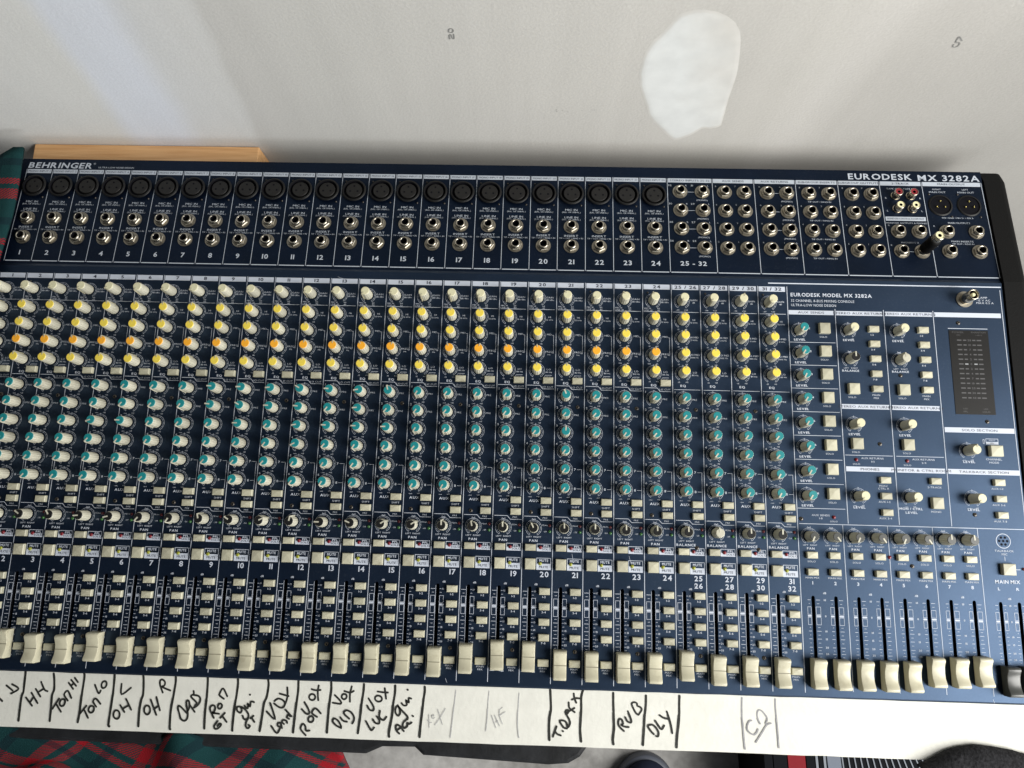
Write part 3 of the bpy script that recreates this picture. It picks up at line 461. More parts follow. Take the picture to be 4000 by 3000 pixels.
# body shell, front lip, cheeks
sh = MB()
yb_, zb_ = UY + SB*ct, UZ - SB*st_
prof = [(YF-.0012,-.0065),(YF-.0012,-.004),(-.3890,-.0035),(-.3918,-.0048),(-.3925,-.009),(-.3925,-.060),(-.385,-.075),(yb_-.004,-.075),(yb_-.0015,-.03),(yb_-.0015,zb_-.0045)]
nv = len(prof)
sh.add([(XL-.001,y,z) for y, z in prof]+[(XR+.001,y,z) for y, z in prof], [(i, (i+1) % nv, nv+(i+1) % nv, nv+i) for i in range(nv)] + [tuple(range(nv))[::-1], tuple(range(nv, 2*nv))])
sh.v = [tuple(Vector(v)-BASE) for v in sh.v]
link('body_shell', sh.mesh('body_shell', ['cheek']), mixer)
def cheek(x0, x1, sgn):
    b = bmesh.new()
    top = [(YF-.012, -.0005), (YF, .0012), (.0105, .0012), (yb_-.010, zb_+.0012+.0005), (yb_+.001, zb_-.004)]
    prof = [(-.3920, -.062), (-.3925, -.012), (-.3890, -.004)] + top + [(yb_+.002, -.072), (-.395, -.076)]
    vv = [b.verts.new((x0, y, z)) for y, z in prof]; f = b.faces.new(vv)
    r = bmesh.ops.extrude_face_region(b, geom=[f]); bmesh.ops.translate(b, verts=[v for v in r['geom'] if isinstance(v, bmesh.types.BMVert)], vec=(x1-x0, 0, 0))
    bmesh.ops.recalc_face_normals(b, faces=b.faces)
    xo = x1 if sgn > 0 else x0
    ed = [e for e in b.edges if all(abs(v.co.x-xo) < 1e-6 for v in e.verts)]
    bmesh.ops.bevel(b, geom=ed, offset=.006, segments=4, profile=.5, affect='EDGES')
    for v in b.verts: v.co -= BASE
    mm_ = bpy.data.meshes.new('side_cheek'); b.to_mesh(mm_); b.free(); mm_.materials.append(M['cheek']); return mm_
link('side_cheek', cheek(XR+.0015, .9440, 1), mixer); link('side_cheek', cheek(-.028, XL-.0015, -1), mixer)

# ---------------- shared meshes
def knob_mesh(h=14.0, rb=4.35, rt=3.85):
    b = MB(); n = 30
    b.lathe([(rb*mm,.9*mm),(rb*mm,1.6*mm),(rt*1.01*mm,(h-.5)*mm),((rt-.35)*mm,h*mm)], n, 0, False, flute=.034, cap1=True)
    return b.mesh('knob', ['cream'])
def cap_mesh(material, h=14.0, r=3.62):
    b = MB(); b.lathe([(r*mm,(h-.45)*mm),(r*mm,(h+.15)*mm),((r-.3)*mm,(h+.38)*mm)], 22, 0, True, cap1=True)
    return b.mesh('knob_cap', [material])
def pointer_mesh(material, h=14.0, r0=0.2, w=1.15):
    b = MB(); z1 = h+.62
    x = w/2*mm
    b.add([(-x,r0*mm,(h+.2)*mm),(x,r0*mm,(h+.2)*mm),(x,r0*mm,z1*mm),(-x,r0*mm,z1*mm),
           (-x,4.45*mm,z1*mm),(x,4.45*mm,z1*mm),(-x,4.75*mm,(h-.4)*mm),(x,4.75*mm,(h-.4)*mm),(-x*1.2,5.45*mm,.9*mm),(x*1.2,5.45*mm,.9*mm),
           (-x,3.4*mm,.9*mm),(x,3.4*mm,.9*mm),(-x,3.4*mm,(h-.4)*mm),(x,3.4*mm,(h-.4)*mm)],
          [(0,1,2,3),(3,2,5,4),(4,5,7,6),(6,7,9,8),(0,3,4,12),(1,13,5,2),(12,4,6),(13,7,5),(12,6,8,10),(13,11,9,7)])
    return b.mesh('knob_pointer', [material])
KB = knob_mesh(); KBP = knob_mesh(12.6)
CAP = {k: cap_mesh(k) for k in ('yellow', 'orange', 'teal', 'gaincap', 'cream')}
CAPP = {k: cap_mesh(k, 12.6) for k in ('black', 'greycap', 'cream')}
PT = pointer_mesh('cream'); PTS = pointer_mesh('pointer', r0=1.7, w=.9); PTP = pointer_mesh('cream', 12.6)
def knob(name, x, y, ang, cap, pan=False, short=False, label=None):
    o = link(name, KBP if pan else KB, mixer, lo(x, y), (0, 0, -R(ang)), label)
    if cap: link('knob_cap', (CAPP if pan else CAP)[cap], o)
    link('knob_pointer', PTP if pan else (PTS if short else PT), o)
    return o
def button_mesh(w, h, z=3.4, name='button'):
    b = MB(); x, y = w/2*mm, h/2*mm; i = .42*mm; Z = z*mm
    b.add([(-x,-y,0),(x,-y,0),(x,y,0),(-x,y,0),(-x,-y,Z-.5*mm),(x,-y,Z-.5*mm),(x,y,Z-.5*mm),(-x,y,Z-.5*mm)], [(0,1,5,4),(1,2,6,5),(2,3,7,6),(3,0,4,7)])
    t = [(-x+i,-y+i,Z),(x-i,-y+i,Z),(x-i,y-i,Z),(-x+i,y-i,Z),(-x*.42,-y+i,Z),(x*.42,-y+i,Z),(0,y*.38,Z+.42*mm)]
    o = [(-x,-y,Z-.5*mm),(x,-y,Z-.5*mm),(x,y,Z-.5*mm),(-x,y,Z-.5*mm)]
    b.add(o+t[:4], [(0,1,5,4),(1,2,6,5),(2,3,7,6),(3,0,4,7)])
    b.add(t, [(0,4,6),(4,5,6),(5,1,6),(1,2,6),(2,3,6),(3,0,6)])
    return b.mesh(name, ['button'])
BS = button_mesh(9.0, 5.5); BQ = button_mesh(8.9, 9.0); BM = button_mesh(9.4, 9.6, 4.0); BX = button_mesh(10.6, 9.4, 4.2)
def button(name, x, y, me=None): return link(name, me or BS, mixer, lo(x, y))
def led_mesh(material, r=1.5):
    b = MB(); b.lathe([(r*mm,0),(r*mm,.4*mm),(r*.86*mm,.9*mm),(r*.5*mm,1.25*mm),(r*.12*mm,1.35*mm)], 14, 0, True, cap1=True); return b.mesh('indicator_light', [material])
LED = {k: led_mesh(k, 1.55 if k in ('ledred','ledyellow') else 1.3) for k in ('ledred', 'leddark', 'ledgreen', 'ledyellow')}
def screw_mesh(r):
    b = MB(); b.lathe([(r*mm,0),(r*.95*mm,.5*mm),(r*.6*mm,.95*mm),(r*.33*mm,1.0*mm)], 14, 0, True)
    b.lathe([(r*.33*mm,1.0*mm),(r*.30*mm,.4*mm)], 6, 1, False, cap1=True); return b.mesh('screw', ['screw', 'dark'])
SC = screw_mesh(1.75); SCS = screw_mesh(.9)
def hx(r, ph=0): return [(r*math.cos(i*math.pi/3+ph), r*math.sin(i*math.pi/3+ph)) for i in range(6)]
def nut_mesh():
    b = MB(); b.lathe([(7.0*mm,0),(7.0*mm,.8*mm),(4.6*mm,.95*mm)], 24, 0, False)
    b.lathe([(6.2*mm,.8*mm),(6.2*mm,2.3*mm),(5.6*mm,2.9*mm),(4.2*mm,2.95*mm)], 6, 0, False, phase=.3)
    return b.mesh('hex_nut', ['nut'])
def barrel_mesh():
    b = MB(); b.lathe([(4.7*mm,.2*mm),(4.7*mm,4.7*mm),(4.3*mm,5.4*mm),(3.5*mm,5.6*mm),(3.15*mm,5.2*mm)], 22, 0, True)
    b.lathe([(3.15*mm,5.2*mm),(3.1*mm,-.1*mm)], 22, 1, True, cap1=True)
    return b.mesh('jack_socket', ['nickel', 'dark'])
NUT = nut_mesh(); BAR = barrel_mesh()
def jack(x, s):
    o = link('jack_socket', BAR, mixer, up(x, s), UROT); link('hex_nut', NUT, o, (0, 0, 0), (0, 0, random.uniform(0, 1.04)))
def xlr_f_mesh():
    b = MB()
    b.lathe([(11.6*mm,0),(11.4*mm,.9*mm),(10.2*mm,1.1*mm),(9.9*mm,1.1*mm)], 28, 0, True)
    b.lathe([(9.9*mm,1.1*mm),(9.8*mm,-2.4*mm),(7.6*mm,-2.4*mm)], 28, 1, True)
    return b.mesh('microphone_socket', ['xlr', 'dark'])
def xlr_core():
    b = MB(); b.lathe([(7.7*mm,-2.4*mm),(7.7*mm,.3*mm),(7.3*mm,.6*mm)], 26, 0, True, cap1=True)
    for a in (90, 205, -25): b.lathe([(1.0*mm,.64*mm),(.95*mm,.63*mm)], 10, 1, False, 3.9*mm*math.cos(R(a)), 3.9*mm*math.sin(R(a))+.4*mm, cap1=True)
    return b.mesh('socket_core', ['xlrin', 'dark'])
XF = xlr_f_mesh(); XC = xlr_core()
# recess cut-outs are shallow, so the jack panel carries a raised ring that hides the recess floor
def xlr_f(x, s):
    o = link('microphone_socket', XF, mixer, up(x, s, .0026), UROT); link('socket_core', XC, o)
    link('screw', SCS, mixer, up(x-.0091, s+.0112), UROT); link('screw', SCS, mixer, up(x+.0091, s-.0112), UROT)

lp = Print(); upn = Print()        # print on the main panel and on the jack panel; material 0 white ink, 1 dark ink

# ---------------- channel strips
names = [str(i) for i in range(1, 25)] + ['25/26', '27/28', '29/30', '31/32']
gain_ang = {20: -150, 21: -35, 22: -146, 23: -30, 24: -25, 25: -150, 26: -150, 27: 12, 28: -146, 16: -158, 17: -162, 18: -152, 19: -140}
AUX = {1: {9: -88, 10: -92, 11: -95, 12: -60, 13: -88, 14: -100, 15: -15, 21: -22}, 2: {9: -85, 10: -62, 11: -90, 12: -85, 14: -95},
       3: {5: -112, 6: -88, 10: -90, 12: -100, 13: -88, 14: -90, 15: -92, 21: 4}, 4: {12: -118}}
pan_ang = {1: -70, 2: -62, 3: -55, 4: -35, 5: -95, 6: -105, 7: -140, 8: -150, 9: -15, 10: -58, 11: 62, 12: 10, 13: -90, 14: -68, 15: 58, 16: 56, 17: -2, 18: -12, 20: -24}
fad = {18: -326.0, 19: -322.6, 20: -323.1, 3: -326, 6: -326.2, 25: -326.2}
for k in range(28):
    x0 = k*26.0; ch = k+1; stereo = ch > 24
    X = lambda f: x0 + f*26.0
    # header
    lp.rect(X(.032), X(.945), -2.5, 2.2); lp.text(names[k].replace('/', ' / '), X(.49), -.1, 3.0, 1.45, 1, .28, 1)
    lp.line([(x0, 2.4), (x0, -344.6)], .50)
    # gain
    gx = X(.357)
    knob('gain_knob', gx*mm, -.0134, gain_ang.get(ch, -130+random.uniform(-25, 25)), 'gaincap', short=True)
    lp.dial(gx, -13.6, top=None)
    lp.text('GAIN', X(.765), -12.2, 1.5)
    if stereo: lp.text('dB', X(.765), -14.6, 1.3); lp.text('-20', X(.21), -21.6, 1.2); lp.text('+20', X(.50), -21.6, 1.2)
    else:
        lp.text('dB/dBu', X(.765), -14.6, 1.3)
        lp.text('MIC 10', X(.17), -20.6, 1.25); lp.text('LINE -10', X(.19), -22.5, 1.25); lp.text('60', X(.55), -20.6, 1.25); lp.text('40', X(.55), -22.5, 1.25)
    lp.rect(X(.04), X(.938), -23.85, -23.4)
    # equaliser
    rows = [(-31.9, 'yellow'), (-48.1, 'yellow'), (-64.2, 'yellow' if stereo else 'orange'), (-80.4, 'yellow')]
    for r_, (y, c) in enumerate(rows):
        a = random.uniform(-7, 7)
        if c == 'orange': a = random.uniform(-28, 26) if ch not in (20, 21, 22) else (-4, -12, -2)[ch-20]
        knob('equalizer_knob', gx*mm, y*mm, a, c, short=True)
        lo_, hi_ = ('100', '8k') if c == 'orange' else ('-15', '+15')
        lp.dial(gx, y, lo=lo_, hi=hi_, top=None if c == 'orange' else '0')
    tl = [('HI', '12 kHz'), ('HI MID', '3 kHz'), ('LO MID', '300 Hz'), ('LO', '80 Hz')] if stereo else [('HI', '12 kHz'), ('MID', ''), ('FREQ', 'Hz'), ('LO', '80 Hz')]
    for (y, c), (a, b_) in zip(rows, tl):
        lp.text(a, X(.766), y+1.1, 1.5)
        if b_: lp.text(b_, X(.768), y-1.4, 1.25)
    if not stereo:
        lp.line([(X(.86),-47.7),(X(.915),-47.7),(X(.915),-64.2),(X(.875),-64.2)], .3)
        lp.line([(X(.60),-87.2),(X(.655),-84.6),(X(.87),-84.6)], .28); lp.text('75 Hz', X(.765), -86.1, 1.1)
        button('low_cut_button', X(.744)*mm, -.0897); lp.text('LO CUT', X(.735), -95.2, 1.5)
        lp.line([(X(.043),-93.9),(X(.475),-93.9),(X(.568),-97.0),(X(.941),-97.0)], .42)
    else: lp.rect(X(.043), X(.941), -95.2, -94.8)
    lp.text('EQ', X(.355), -91.5, 2.0, 1.3, 1)
    # aux sends
    for i in range(6):
        y = -103.75 - 16.1*i
        knob('aux_knob', gx*mm, y*mm, AUX.get(i+1, {}).get(ch, -148 + random.uniform(-4, 9)), 'teal')
        lp.dial(gx, y, lo='-oo', hi='+15'); lp.text(str(i+1), X(.078), y+6.2, 1.9, 1.2, 1)
        if i < 2: lp.text('PRE', X(.735), y-.2, 1.4)
    lp.text('7', X(.703), -167.9, 2.0, 1.2, 1); lp.text('8', X(.703), -184.5, 2.0, 1.2, 1)
    lp.line([(X(.775),-167.9),(X(.923),-167.9),(X(.923),-191.8)], .32); lp.line([(X(.775),-184.5),(X(.923),-184.5)], .32)
    button('aux_button', X(.747)*mm, -.1954); button('aux_button', X(.752)*mm, -.2053)
    lp.text('AUX', X(.358), -195.6, 2.1, 1.25, 1); lp.text('SHIFT', X(.738), -200.4, 1.5); lp.text('PRE', X(.735), -210.1, 1.3)
    lp.line([(X(.049),-208.9),(X(.479),-208.9),(X(.585),-211.9),(X(.941),-211.9)], .42)
    # pan
    if stereo and ch == 26: knob('pan_knob', gx*mm+.0001, -.2187, -5, 'cream', True, label='worn cream pan knob that has lost its black cap')
    else: knob('pan_knob', gx*mm, -.2187, pan_ang.get(ch, random.uniform(-3, 3)), 'black', True)
    lp.dial(gx+.1, -218.7, top='bow'); lp.text('LEFT', X(.219), -226.2, 1.25); lp.text('RIGHT', X(.493), -226.2, 1.25)
    lp.text('BALANCE' if stereo else 'PAN', X(.36), -229.4, 2.0, 1.2, 1)
    link('indicator_light', LED['leddark'], mixer, lo(X(.891)*mm, -.2164)); link('indicator_light', LED['ledgreen'], mixer, lo(X(.893)*mm, -.2214))
    lp.text('PEAK', X(.738), -216.3, 1.1); lp.text('-20', X(.741), -221.5, 1.1)
    # solo and mute
    button('solo_button', X(.267)*mm, -.2350); button('mute_button', X(.2725)*mm, -.2487, BQ)
    bx0, bx1 = X(.479), X(.950)
    lp.frame(bx0, bx1, -238.1, -231.9, .38); lp.rect(bx0+.38, bx1-.38, -237.72, -235.0)
    lp.text('PFL', X(.80), -233.7, 1.9, 1.2, 1); lp.text('SOLO', X(.81), -236.4, 1.7, 1.2, 0, .28, 1)
    link('indicator_light', LED['ledred'], mixer, lo(X(.603)*mm, -.2350))
    lp.frame(bx0, bx1, -253.5, -243.6, .38); lp.rect(bx0+.38, bx1-.38, -253.12, -248.4)
    lp.text('MUTE', X(.717), -245.8, 2.1, 1.2, 1, width=7.6); lp.text('MUTE', X(.717), -251.2, 1.9, 1.3, 0, .28, 1, width=7.6)
    link('indicator_light', LED['ledyellow'], mixer, lo(X(.60)*mm, -.2484))
    if stereo:
        a, b_ = names[k].split('/'); lp.text(a, X(.74), -257.0, 4.3, 1.1, 1); lp.text(b_, X(.74), -263.0, 4.3, 1.1, 1)
        lp.text('dB', X(.479), -265.7, 1.6, 1.1, 1)
    else: lp.text(names[k], X(.74), -257.2, 4.5, 1.1, 1); lp.text('dB', X(.479), -265.5, 1.6, 1.1, 1)
    # fader scale
    for y, t in ((-271.4,'10'),(-277.0,None),(-296.4,'10'),(-302.6,'15'),(-308.7,'20'),(-314.0,'25'),(-319.4,'30'),(-324.8,'40'),(-330.3,'50'),(-335.7,'60')):
        if t:
            lp.rect(X(.055), X(.20), y-.17, y+.17); lp.rect(X(.345), X(.395), y-.17, y+.17); lp.text(t, X(.455), y, 1.45, 1.1, 1)
    for y in (-274.4, -293.4, -299.5, -305.6, -311.4, -316.7, -322.1):
        lp.rect(X(.095), X(.165), y-.15, y+.15); lp.rect(X(.355), X(.415), y-.15, y+.15)
    for (a, b_) in ((.054, .205), (.345, .482)):
        lp.frame(X(a), X(b_), -283.2, -276.8, .3); lp.frame(X(a), X(b_), -291.3, -285.2, .3); lp.rect(X(a), X(b_)+(.5 if a > .3 else 0), -284.85, -283.55)
    lp.rect(X(.212), X(.222), -320, -268.5)
    # routing buttons
    for y, t in ((-271.0,'1-2'),(-283.4,'3-4'),(-295.8,'5-6'),(-308.2,'7-8')):
        button('routing_button', X(.752)*mm, y*mm); lp.text(t, X(.746), y-4.7, 1.6, 1.1, 1)
    button('routing_button', X(.752)*mm, -.3283); lp.text('MAIN', X(.746), -332.9, 1.4); lp.text('MIX', X(.746), -335.1, 1.4)
    # screws
    if ch % 2: link('screw', SC, mixer, lo(X(.774)*mm, -.1129)); link('screw', SC, mixer, lo(X(.765)*mm, -.3190))
    if ch % 2 == 0: link('screw', SCS, mixer, lo(X(.175)*mm, -.0058))
    if not stereo and ch % 2 == 0: link('screw', SC, mixer, lo(X(.262)*mm, -.2054))
    if ch in (25, 27): link('screw', SC, mixer, lo(X(.72)*mm, -.2318))
lp.line([(728.3, 2.4), (728.3, -344.6)], .50)

# ---------------- fader caps
def fader_mesh(material):
    pr = [(-11.7,1.0),(-11.5,8.6),(-11.0,10.0),(-10.0,10.7),(-8.8,10.5),(-6.8,9.4),(-4.0,8.2),(0,7.75),(4.0,8.2),(6.8,9.4),(8.8,10.5),(10.0,10.7),(11.0,10.0),(11.5,8.6),(11.7,1.0)]
    b = bmesh.new(); n = len(pr)
    for x, ins in ((-5.55,0),(5.55,0)): pass
    vv = [b.verts.new((-5.5*mm, y*mm, z*mm)) for y, z in pr]; f = b.faces.new(vv)
    r = bmesh.ops.extrude_face_region(b, geom=[f]); bmesh.ops.translate(b, verts=[v for v in r['geom'] if isinstance(v, bmesh.types.BMVert)], vec=(11.0*mm, 0, 0))
    for v in b.verts:
        if v.co.z > 5*mm: v.co.x *= .955
    bmesh.ops.recalc_face_normals(b, faces=b.faces)
    ed = [e for e in b.edges if all(abs(abs(v.co.x)) > 5*mm for v in e.verts) and abs(e.verts[0].co.x-e.verts[1].co.x) < 1*mm and max(v.co.z for v in e.verts) > 7*mm]
    bmesh.ops.bevel(b, geom=ed, offset=.45*mm, segments=2, profile=.6, affect='EDGES')
    for f in b.faces: f.smooth = abs(f.normal.x) < .3
    me = bpy.data.meshes.new('fader_cap'); b.to_mesh(me); b.free(); me.materials.append(M[material]); return me
FC = fader_mesh('fader'); FG = fader_mesh('greycap')
il = MB(); il.box(-5.1*mm, 5.1*mm, -.3*mm, .3*mm, 7.6*mm, 7.9*mm); IL = il.mesh('index_line', ['groove'])
stem = MB(); stem.box(-.7*mm, .7*mm, -3*mm, 3*mm, -3.9*mm, 1.05*mm); ST = stem.mesh('fader_stem', ['greycap'])
def fader(x, y, me=None, line=True, label=None):
    o = link('fader_cap', me or FC, mixer, lo(x, y), (0, 0, R(random.uniform(-.8, .8))), label); link('fader_stem', ST, o)
    if line: link('index_line', IL, o)
for k in range(28): fader((k+.28)*P, fad.get(k+1, -329.1+random.uniform(-.3, .3))*mm)
for k in range(8): fader(.7383+.01895*k, (-.3291, -.3294, -.3293, -.3294, -.3292, -.3248, -.3248, -.3235)[k], line=False)
fader(.8925, -.3302, FG, False, 'dark grey main mix fader'); fader(.9078, -.3302, FG, False, 'dark grey main mix fader')

# ---------------- master section
lp.rect(711.6, 919.5, 5.0, 6.0)
lp.line([(918.3, 2.6), (919.4, -208)], .5)
lp.text('EURODESK MODEL MX 3282A', 731.4, -5.0, 3.4, bold=1, width=72.5, align='L')
lp.text('32 CHANNEL 8-BUS MIXING CONSOLE', 731.5, -10.6, 2.3, width=56.5, align='L'); lp.text('ULTRA-LOW NOISE DESIGN', 731.5, -14.7, 2.3, width=40, align='L')
def head(x0, x1, y0, y1, t):
    lp.rect(x0, x1, y0, y1)
    if t: lp.text(t, (x0+x1)/2, (y0+y1)/2, 2.0, 1.45, 0, .28, 1)
head(728.9, 768.9, -23.6, -19.6, 'AUX SENDS'); head(771.2, 812.2, -23.6, -19.6, 'STEREO AUX RETURN 1'); head(814.6, 856.3, -23.4, -19.4, 'STEREO AUX RETURN 2'); head(858.2, 916.9, -23.3, -19.1, '')
for x, y1 in ((770.4,-18),(813.4,-18),(857.2,-18)): lp.line([(x, y1), (x+.6, -207.6)], .5)
for i in range(8):
    y = -38.6 - 20.93*i
    knob('aux_send_knob', .7374, y*mm, -150 + random.uniform(-3, 6), 'teal')
    lp.dial(737.4, y, lo='-oo', hi='+15'); lp.text('LEVEL', 737.6, y-8.3, 1.9, 1.3, 1); lp.text(str(i+1), 746.9, y+2.2, 1.7, 1.2, 1)
    button('solo_button', .7594, (y+2.0)*mm, BM); lp.text('SOLO', 758.7, y-5.4, 1.4)
    lp.rect(728.8, 769.2, y-10.9, y-10.5)
lp.text('AUX SENDS', 748.1, -201.4, 1.5); lp.text('1-8', 748.1, -204.0, 1.5); lp.text('SOLO', 759, -206.4, 1.3)
link('indicator_light', LED['ledred'], mixer, lo(.7592, -.2028)); link('screw', SC, mixer, lo(.7315, -.2048))
lp.rect(729.6, 925, -209.1, -208.6)
for n_, bx in ((1, 781.0), (2, 824.5)):
    knob('return_knob', bx*mm, -.0377, -150 if n_ == 1 else -146, 'gaincap'); lp.dial(bx, -37.7, lo='-oo', hi='+15'); lp.text('LEVEL', bx, -46.4, 1.9, 1.3, 1)
    if n_ == 1: knob('balance_knob', bx*mm, -.0643, 0, 'black', True)
    else: knob('balance_knob', bx*mm, -.0643, -10, 'cream', True, label='worn cream balance knob without a black cap')
    lp.dial(bx, -64.3, top='bow'); lp.text('LEFT', bx-3.6, -72.0, 1.1); lp.text('RIGHT', bx+3.6, -72.0, 1.1); lp.text('BALANCE', bx, -74.4, 1.8, 1.2, 1)
    for j in range(5):
        yy = -36.3-13.6*j; button('routing_button', (bx+21.8)*mm, yy*mm)
        if j < 4: lp.text(('1-2','3-4','5-6','7-8')[j], bx+21.0, yy-4.9, 1.5, 1.1, 1)
    lp.text('MAIN', bx+21, -95.9, 1.5); lp.text('MIX', bx+21, -98.6, 1.5)
    button('solo_button', (bx+1.1)*mm, -.0910, BM); lp.text('SOLO', bx, -98.3, 1.4)
    head(bx-9.5, bx+31.5, -108.7, -104.5, 'STEREO AUX RETURN %d' % (n_+2))
    knob('return_knob', bx*mm, -.1226, -150 if n_ == 2 else -140, 'gaincap', short=True); lp.dial(bx, -122.6, lo='-oo', hi='+15'); lp.text('LEVEL', bx, -131.0, 1.9, 1.3, 1)
    button('solo_button', (bx+1.2)*mm, -.1394, BM); lp.text('SOLO', bx+.3, -146.6, 1.4)
    lp.rect(bx-9, bx+31.6, -149.5, -149.1)
    link('indicator_light', LED['ledred'], mixer, lo((bx+.1)*mm, -.1532)); lp.text('SOLO', bx, -156.9, 1.3)
    lp.text('AUX RETURNS', bx+14, -151.7, 1.5); lp.text('1/3' if n_ == 1 else '2/4', bx+14.2, -154.6, 1.5)
    head(bx-9, bx+31.6, -163.3, -159.1, 'PHONES' if n_ == 1 else 'MONITOR & CTRL ROOM')
    knob('level_knob', (bx+.1)*mm, -.1845, -146, 'gaincap', short=True); lp.dial(bx+.1, -184.5, lo='-oo', hi='+15')
    if n_ == 1: lp.text('LEVEL', bx+.3, -193.9, 1.9, 1.3, 1)
    else: lp.text('MON / CTRL', bx+.3, -194.0, 1.9, 1.2, 1); lp.text('LEVEL', bx+.5, -197.2, 1.9, 1.3, 1)
link('screw', SC, mixer, lo(.8244, -.0778)); link('screw', SC, mixer, lo(.8023, -.1391))
for yy, t in ((-170.4, ('MON/', 'CTRL R')), (-183.9, ('AUX 1-2',)), (-197.8, ('AUX 3-4',))):
    button('phones_button', .8039, yy*mm)
    for j, a in enumerate(t): lp.text(a, 802.8, yy-4.8-2.3*j, 1.5)
button('monitor_button', .8465, -.1702); lp.text('2-TRACK', 846.1, -175.3, 1.5); button('monitor_button', .8464, -.1888, BM); lp.text('MONO', 845.8, -196.0, 1.5)
# meter
link('screw', SC, mixer, lo(.8787, -.0287)); link('screw', SC, mixer, lo(.8960, -.1173)); link('screw', SC, mixer, lo(.8780, -.1975))
lp.rect(869.2, 903.9, -34.0, -33.5)
mt_ = MB(); mt_.box(869.6*mm, 903.9*mm, -111.2*mm, -35.4*mm, .05*mm, .35*mm); mt_.v = [tuple(Vector(v)-BASE) for v in mt_.v]
meter = link('level_meter', mt_.mesh('level_meter', ['smoke']), mixer)
mk = Print()
mk.text('POWER', 877.4, -37.3, 1.5, z=.42); mk.text('PHANTOM', 895.4, -37.2, 1.4, z=.42); mk.text('ON', 877.6, -39.8, 1.2, z=.42); mk.text('+48 V', 895.5, -39.8, 1.2, z=.42)
for i, t in enumerate(('28','10','7','4','2','0','2','4','7','10','20','30','40')):
    y = -44.5 - 4.335*i
    mk.text(t, 886.8, y, 1.7, 1.2, 1, z=.42)
    for a, b_, mi in ((876,880,0),(881.4,884.2,1 if t == '0' and i == 5 else 0),(889.4,892.2,1 if t == '0' and i == 5 else 0),(893.3,897.3,0)): mk.rect(a, b_, y-.55, y+.55, .42, mi)
for xx in (878.2, 895.8): mk.text('PFL' if xx < 880 else 'SOLO', xx, -108.8, 1.4, z=.42); mk.text('LED', xx, -106.2, 1.2, z=.42)
mk_me = mk.mesh('meter_marks', ['metermark', 'meterwhite']); link('meter_marks', mk_me, meter, lo(0, 0))
# solo, talkback
head(858.8, 918.3, -127.3, -122.9, 'SOLO SECTION'); head(858.8, 918.9, -163.4, -159.1, 'TALKBACK SECTION')
knob('level_knob', .8766, -.1433, 8, 'gaincap', short=True); lp.dial(876.6, -143.3, lo='-oo', hi='+15'); lp.text('LEVEL', 877.3, -152.7, 1.9, 1.3, 1)
button('mode_button', .8997, -.1430, BX); lp.text('CHANNEL', 898.5, -150.0, 1.6); lp.text('MODE', 898.4, -152.8, 1.6)
lp.frame(893.0, 903.6, -137.3, -132.1, .35); lp.rect(893.3, 903.3, -137.0, -134.9); lp.frame(890.5, 892.0, -136.6, -132.8, .3)
lp.text('SOLO', 898.3, -133.5, 1.1); lp.text('PFL', 898.3, -136.0, 1.1, z=.28, mi=1)
knob('level_knob', .8772, -.1842, -146, 'gaincap', short=True); lp.dial(877.2, -184.2, lo='-oo', hi='+15'); lp.text('LEVEL', 877.5, -193.4, 1.9, 1.3, 1)
for j, yy in enumerate((-170.0, -183.8, -197.5)): button('talkback_button', .9000, yy*mm); lp.text(('AUX 1-2', 'AUX 5-6', 'AUX 7-8')[j], 898.9, yy-5.1, 1.5)
# sub group strips
for k in range(8):
    x = 737.6 + 18.73*k
    knob('group_pan_knob', x*mm, -.2192, (205, 145, 205, 148, 205, 148, -2, -4)[k], 'greycap', True)  # black caps, their shine put into the grey colour
    lp.dial(x, -219.2, top='bow'); lp.text('LEFT', x-3.4, -226.6, 1.1); lp.text('RIGHT', x+3.4, -226.6, 1.1); lp.text('PAN', x+.7, -229.4, 1.8, 1.2, 1)
    x = 738.5 + 18.85*k
    button('solo_button', x*mm, -.2348); button('routing_button', x*mm, -.2487); lp.text('SOLO', x, -240.1, 1.4); lp.text('MAIN MIX', x+.1, -253.4, 1.4); lp.text(str(k+1), x+.1, -257.6, 2.7, 1.2, 1)
    sx = 738.3 + 18.95*k
    def scale(sx, sides=((-5.0,-1.9),(1.9,5.9))):
        for (a, b_) in sides:
            lp.frame(sx+a, sx+b_, -283.2, -276.9, .26); lp.frame(sx+a, sx+b_, -291.4, -285.3, .26); lp.rect(sx+a, sx+b_, -284.85, -283.75)
            for y in (-271.4,-296.4,-302.6,-309.2,-314.2,-319.4): lp.rect(sx+a+.3, sx+b_-.3, y-.15, y+.15)
            for y in (-274.4,-293.4,-299.5,-305.8,-311.7,-316.8): lp.rect(sx+a+1.1, sx+b_-1.1, y-.13, y+.13)
    scale(sx)
    if k % 2 == 0:
        for y, t in ((-271.4,'10'),(-284.3,'0'),(-296.4,'10'),(-302.6,'15'),(-309.2,'20'),(-314.2,'25')): lp.text(t, sx+9.6, y, 1.5, 1.1, 1)
        lp.text('dB', sx+9.7, -265.7, 1.6, 1.1, 1)
for k in range(4): lp.line([(766.2+37.55*k, -209.3), (767.2+37.6*k, -342.8)], .45)
link('indicator_light', LED['ledred'], mixer, lo(.8038, -.2349)); link('screw', SC, mixer, lo(.8222, -.2417))
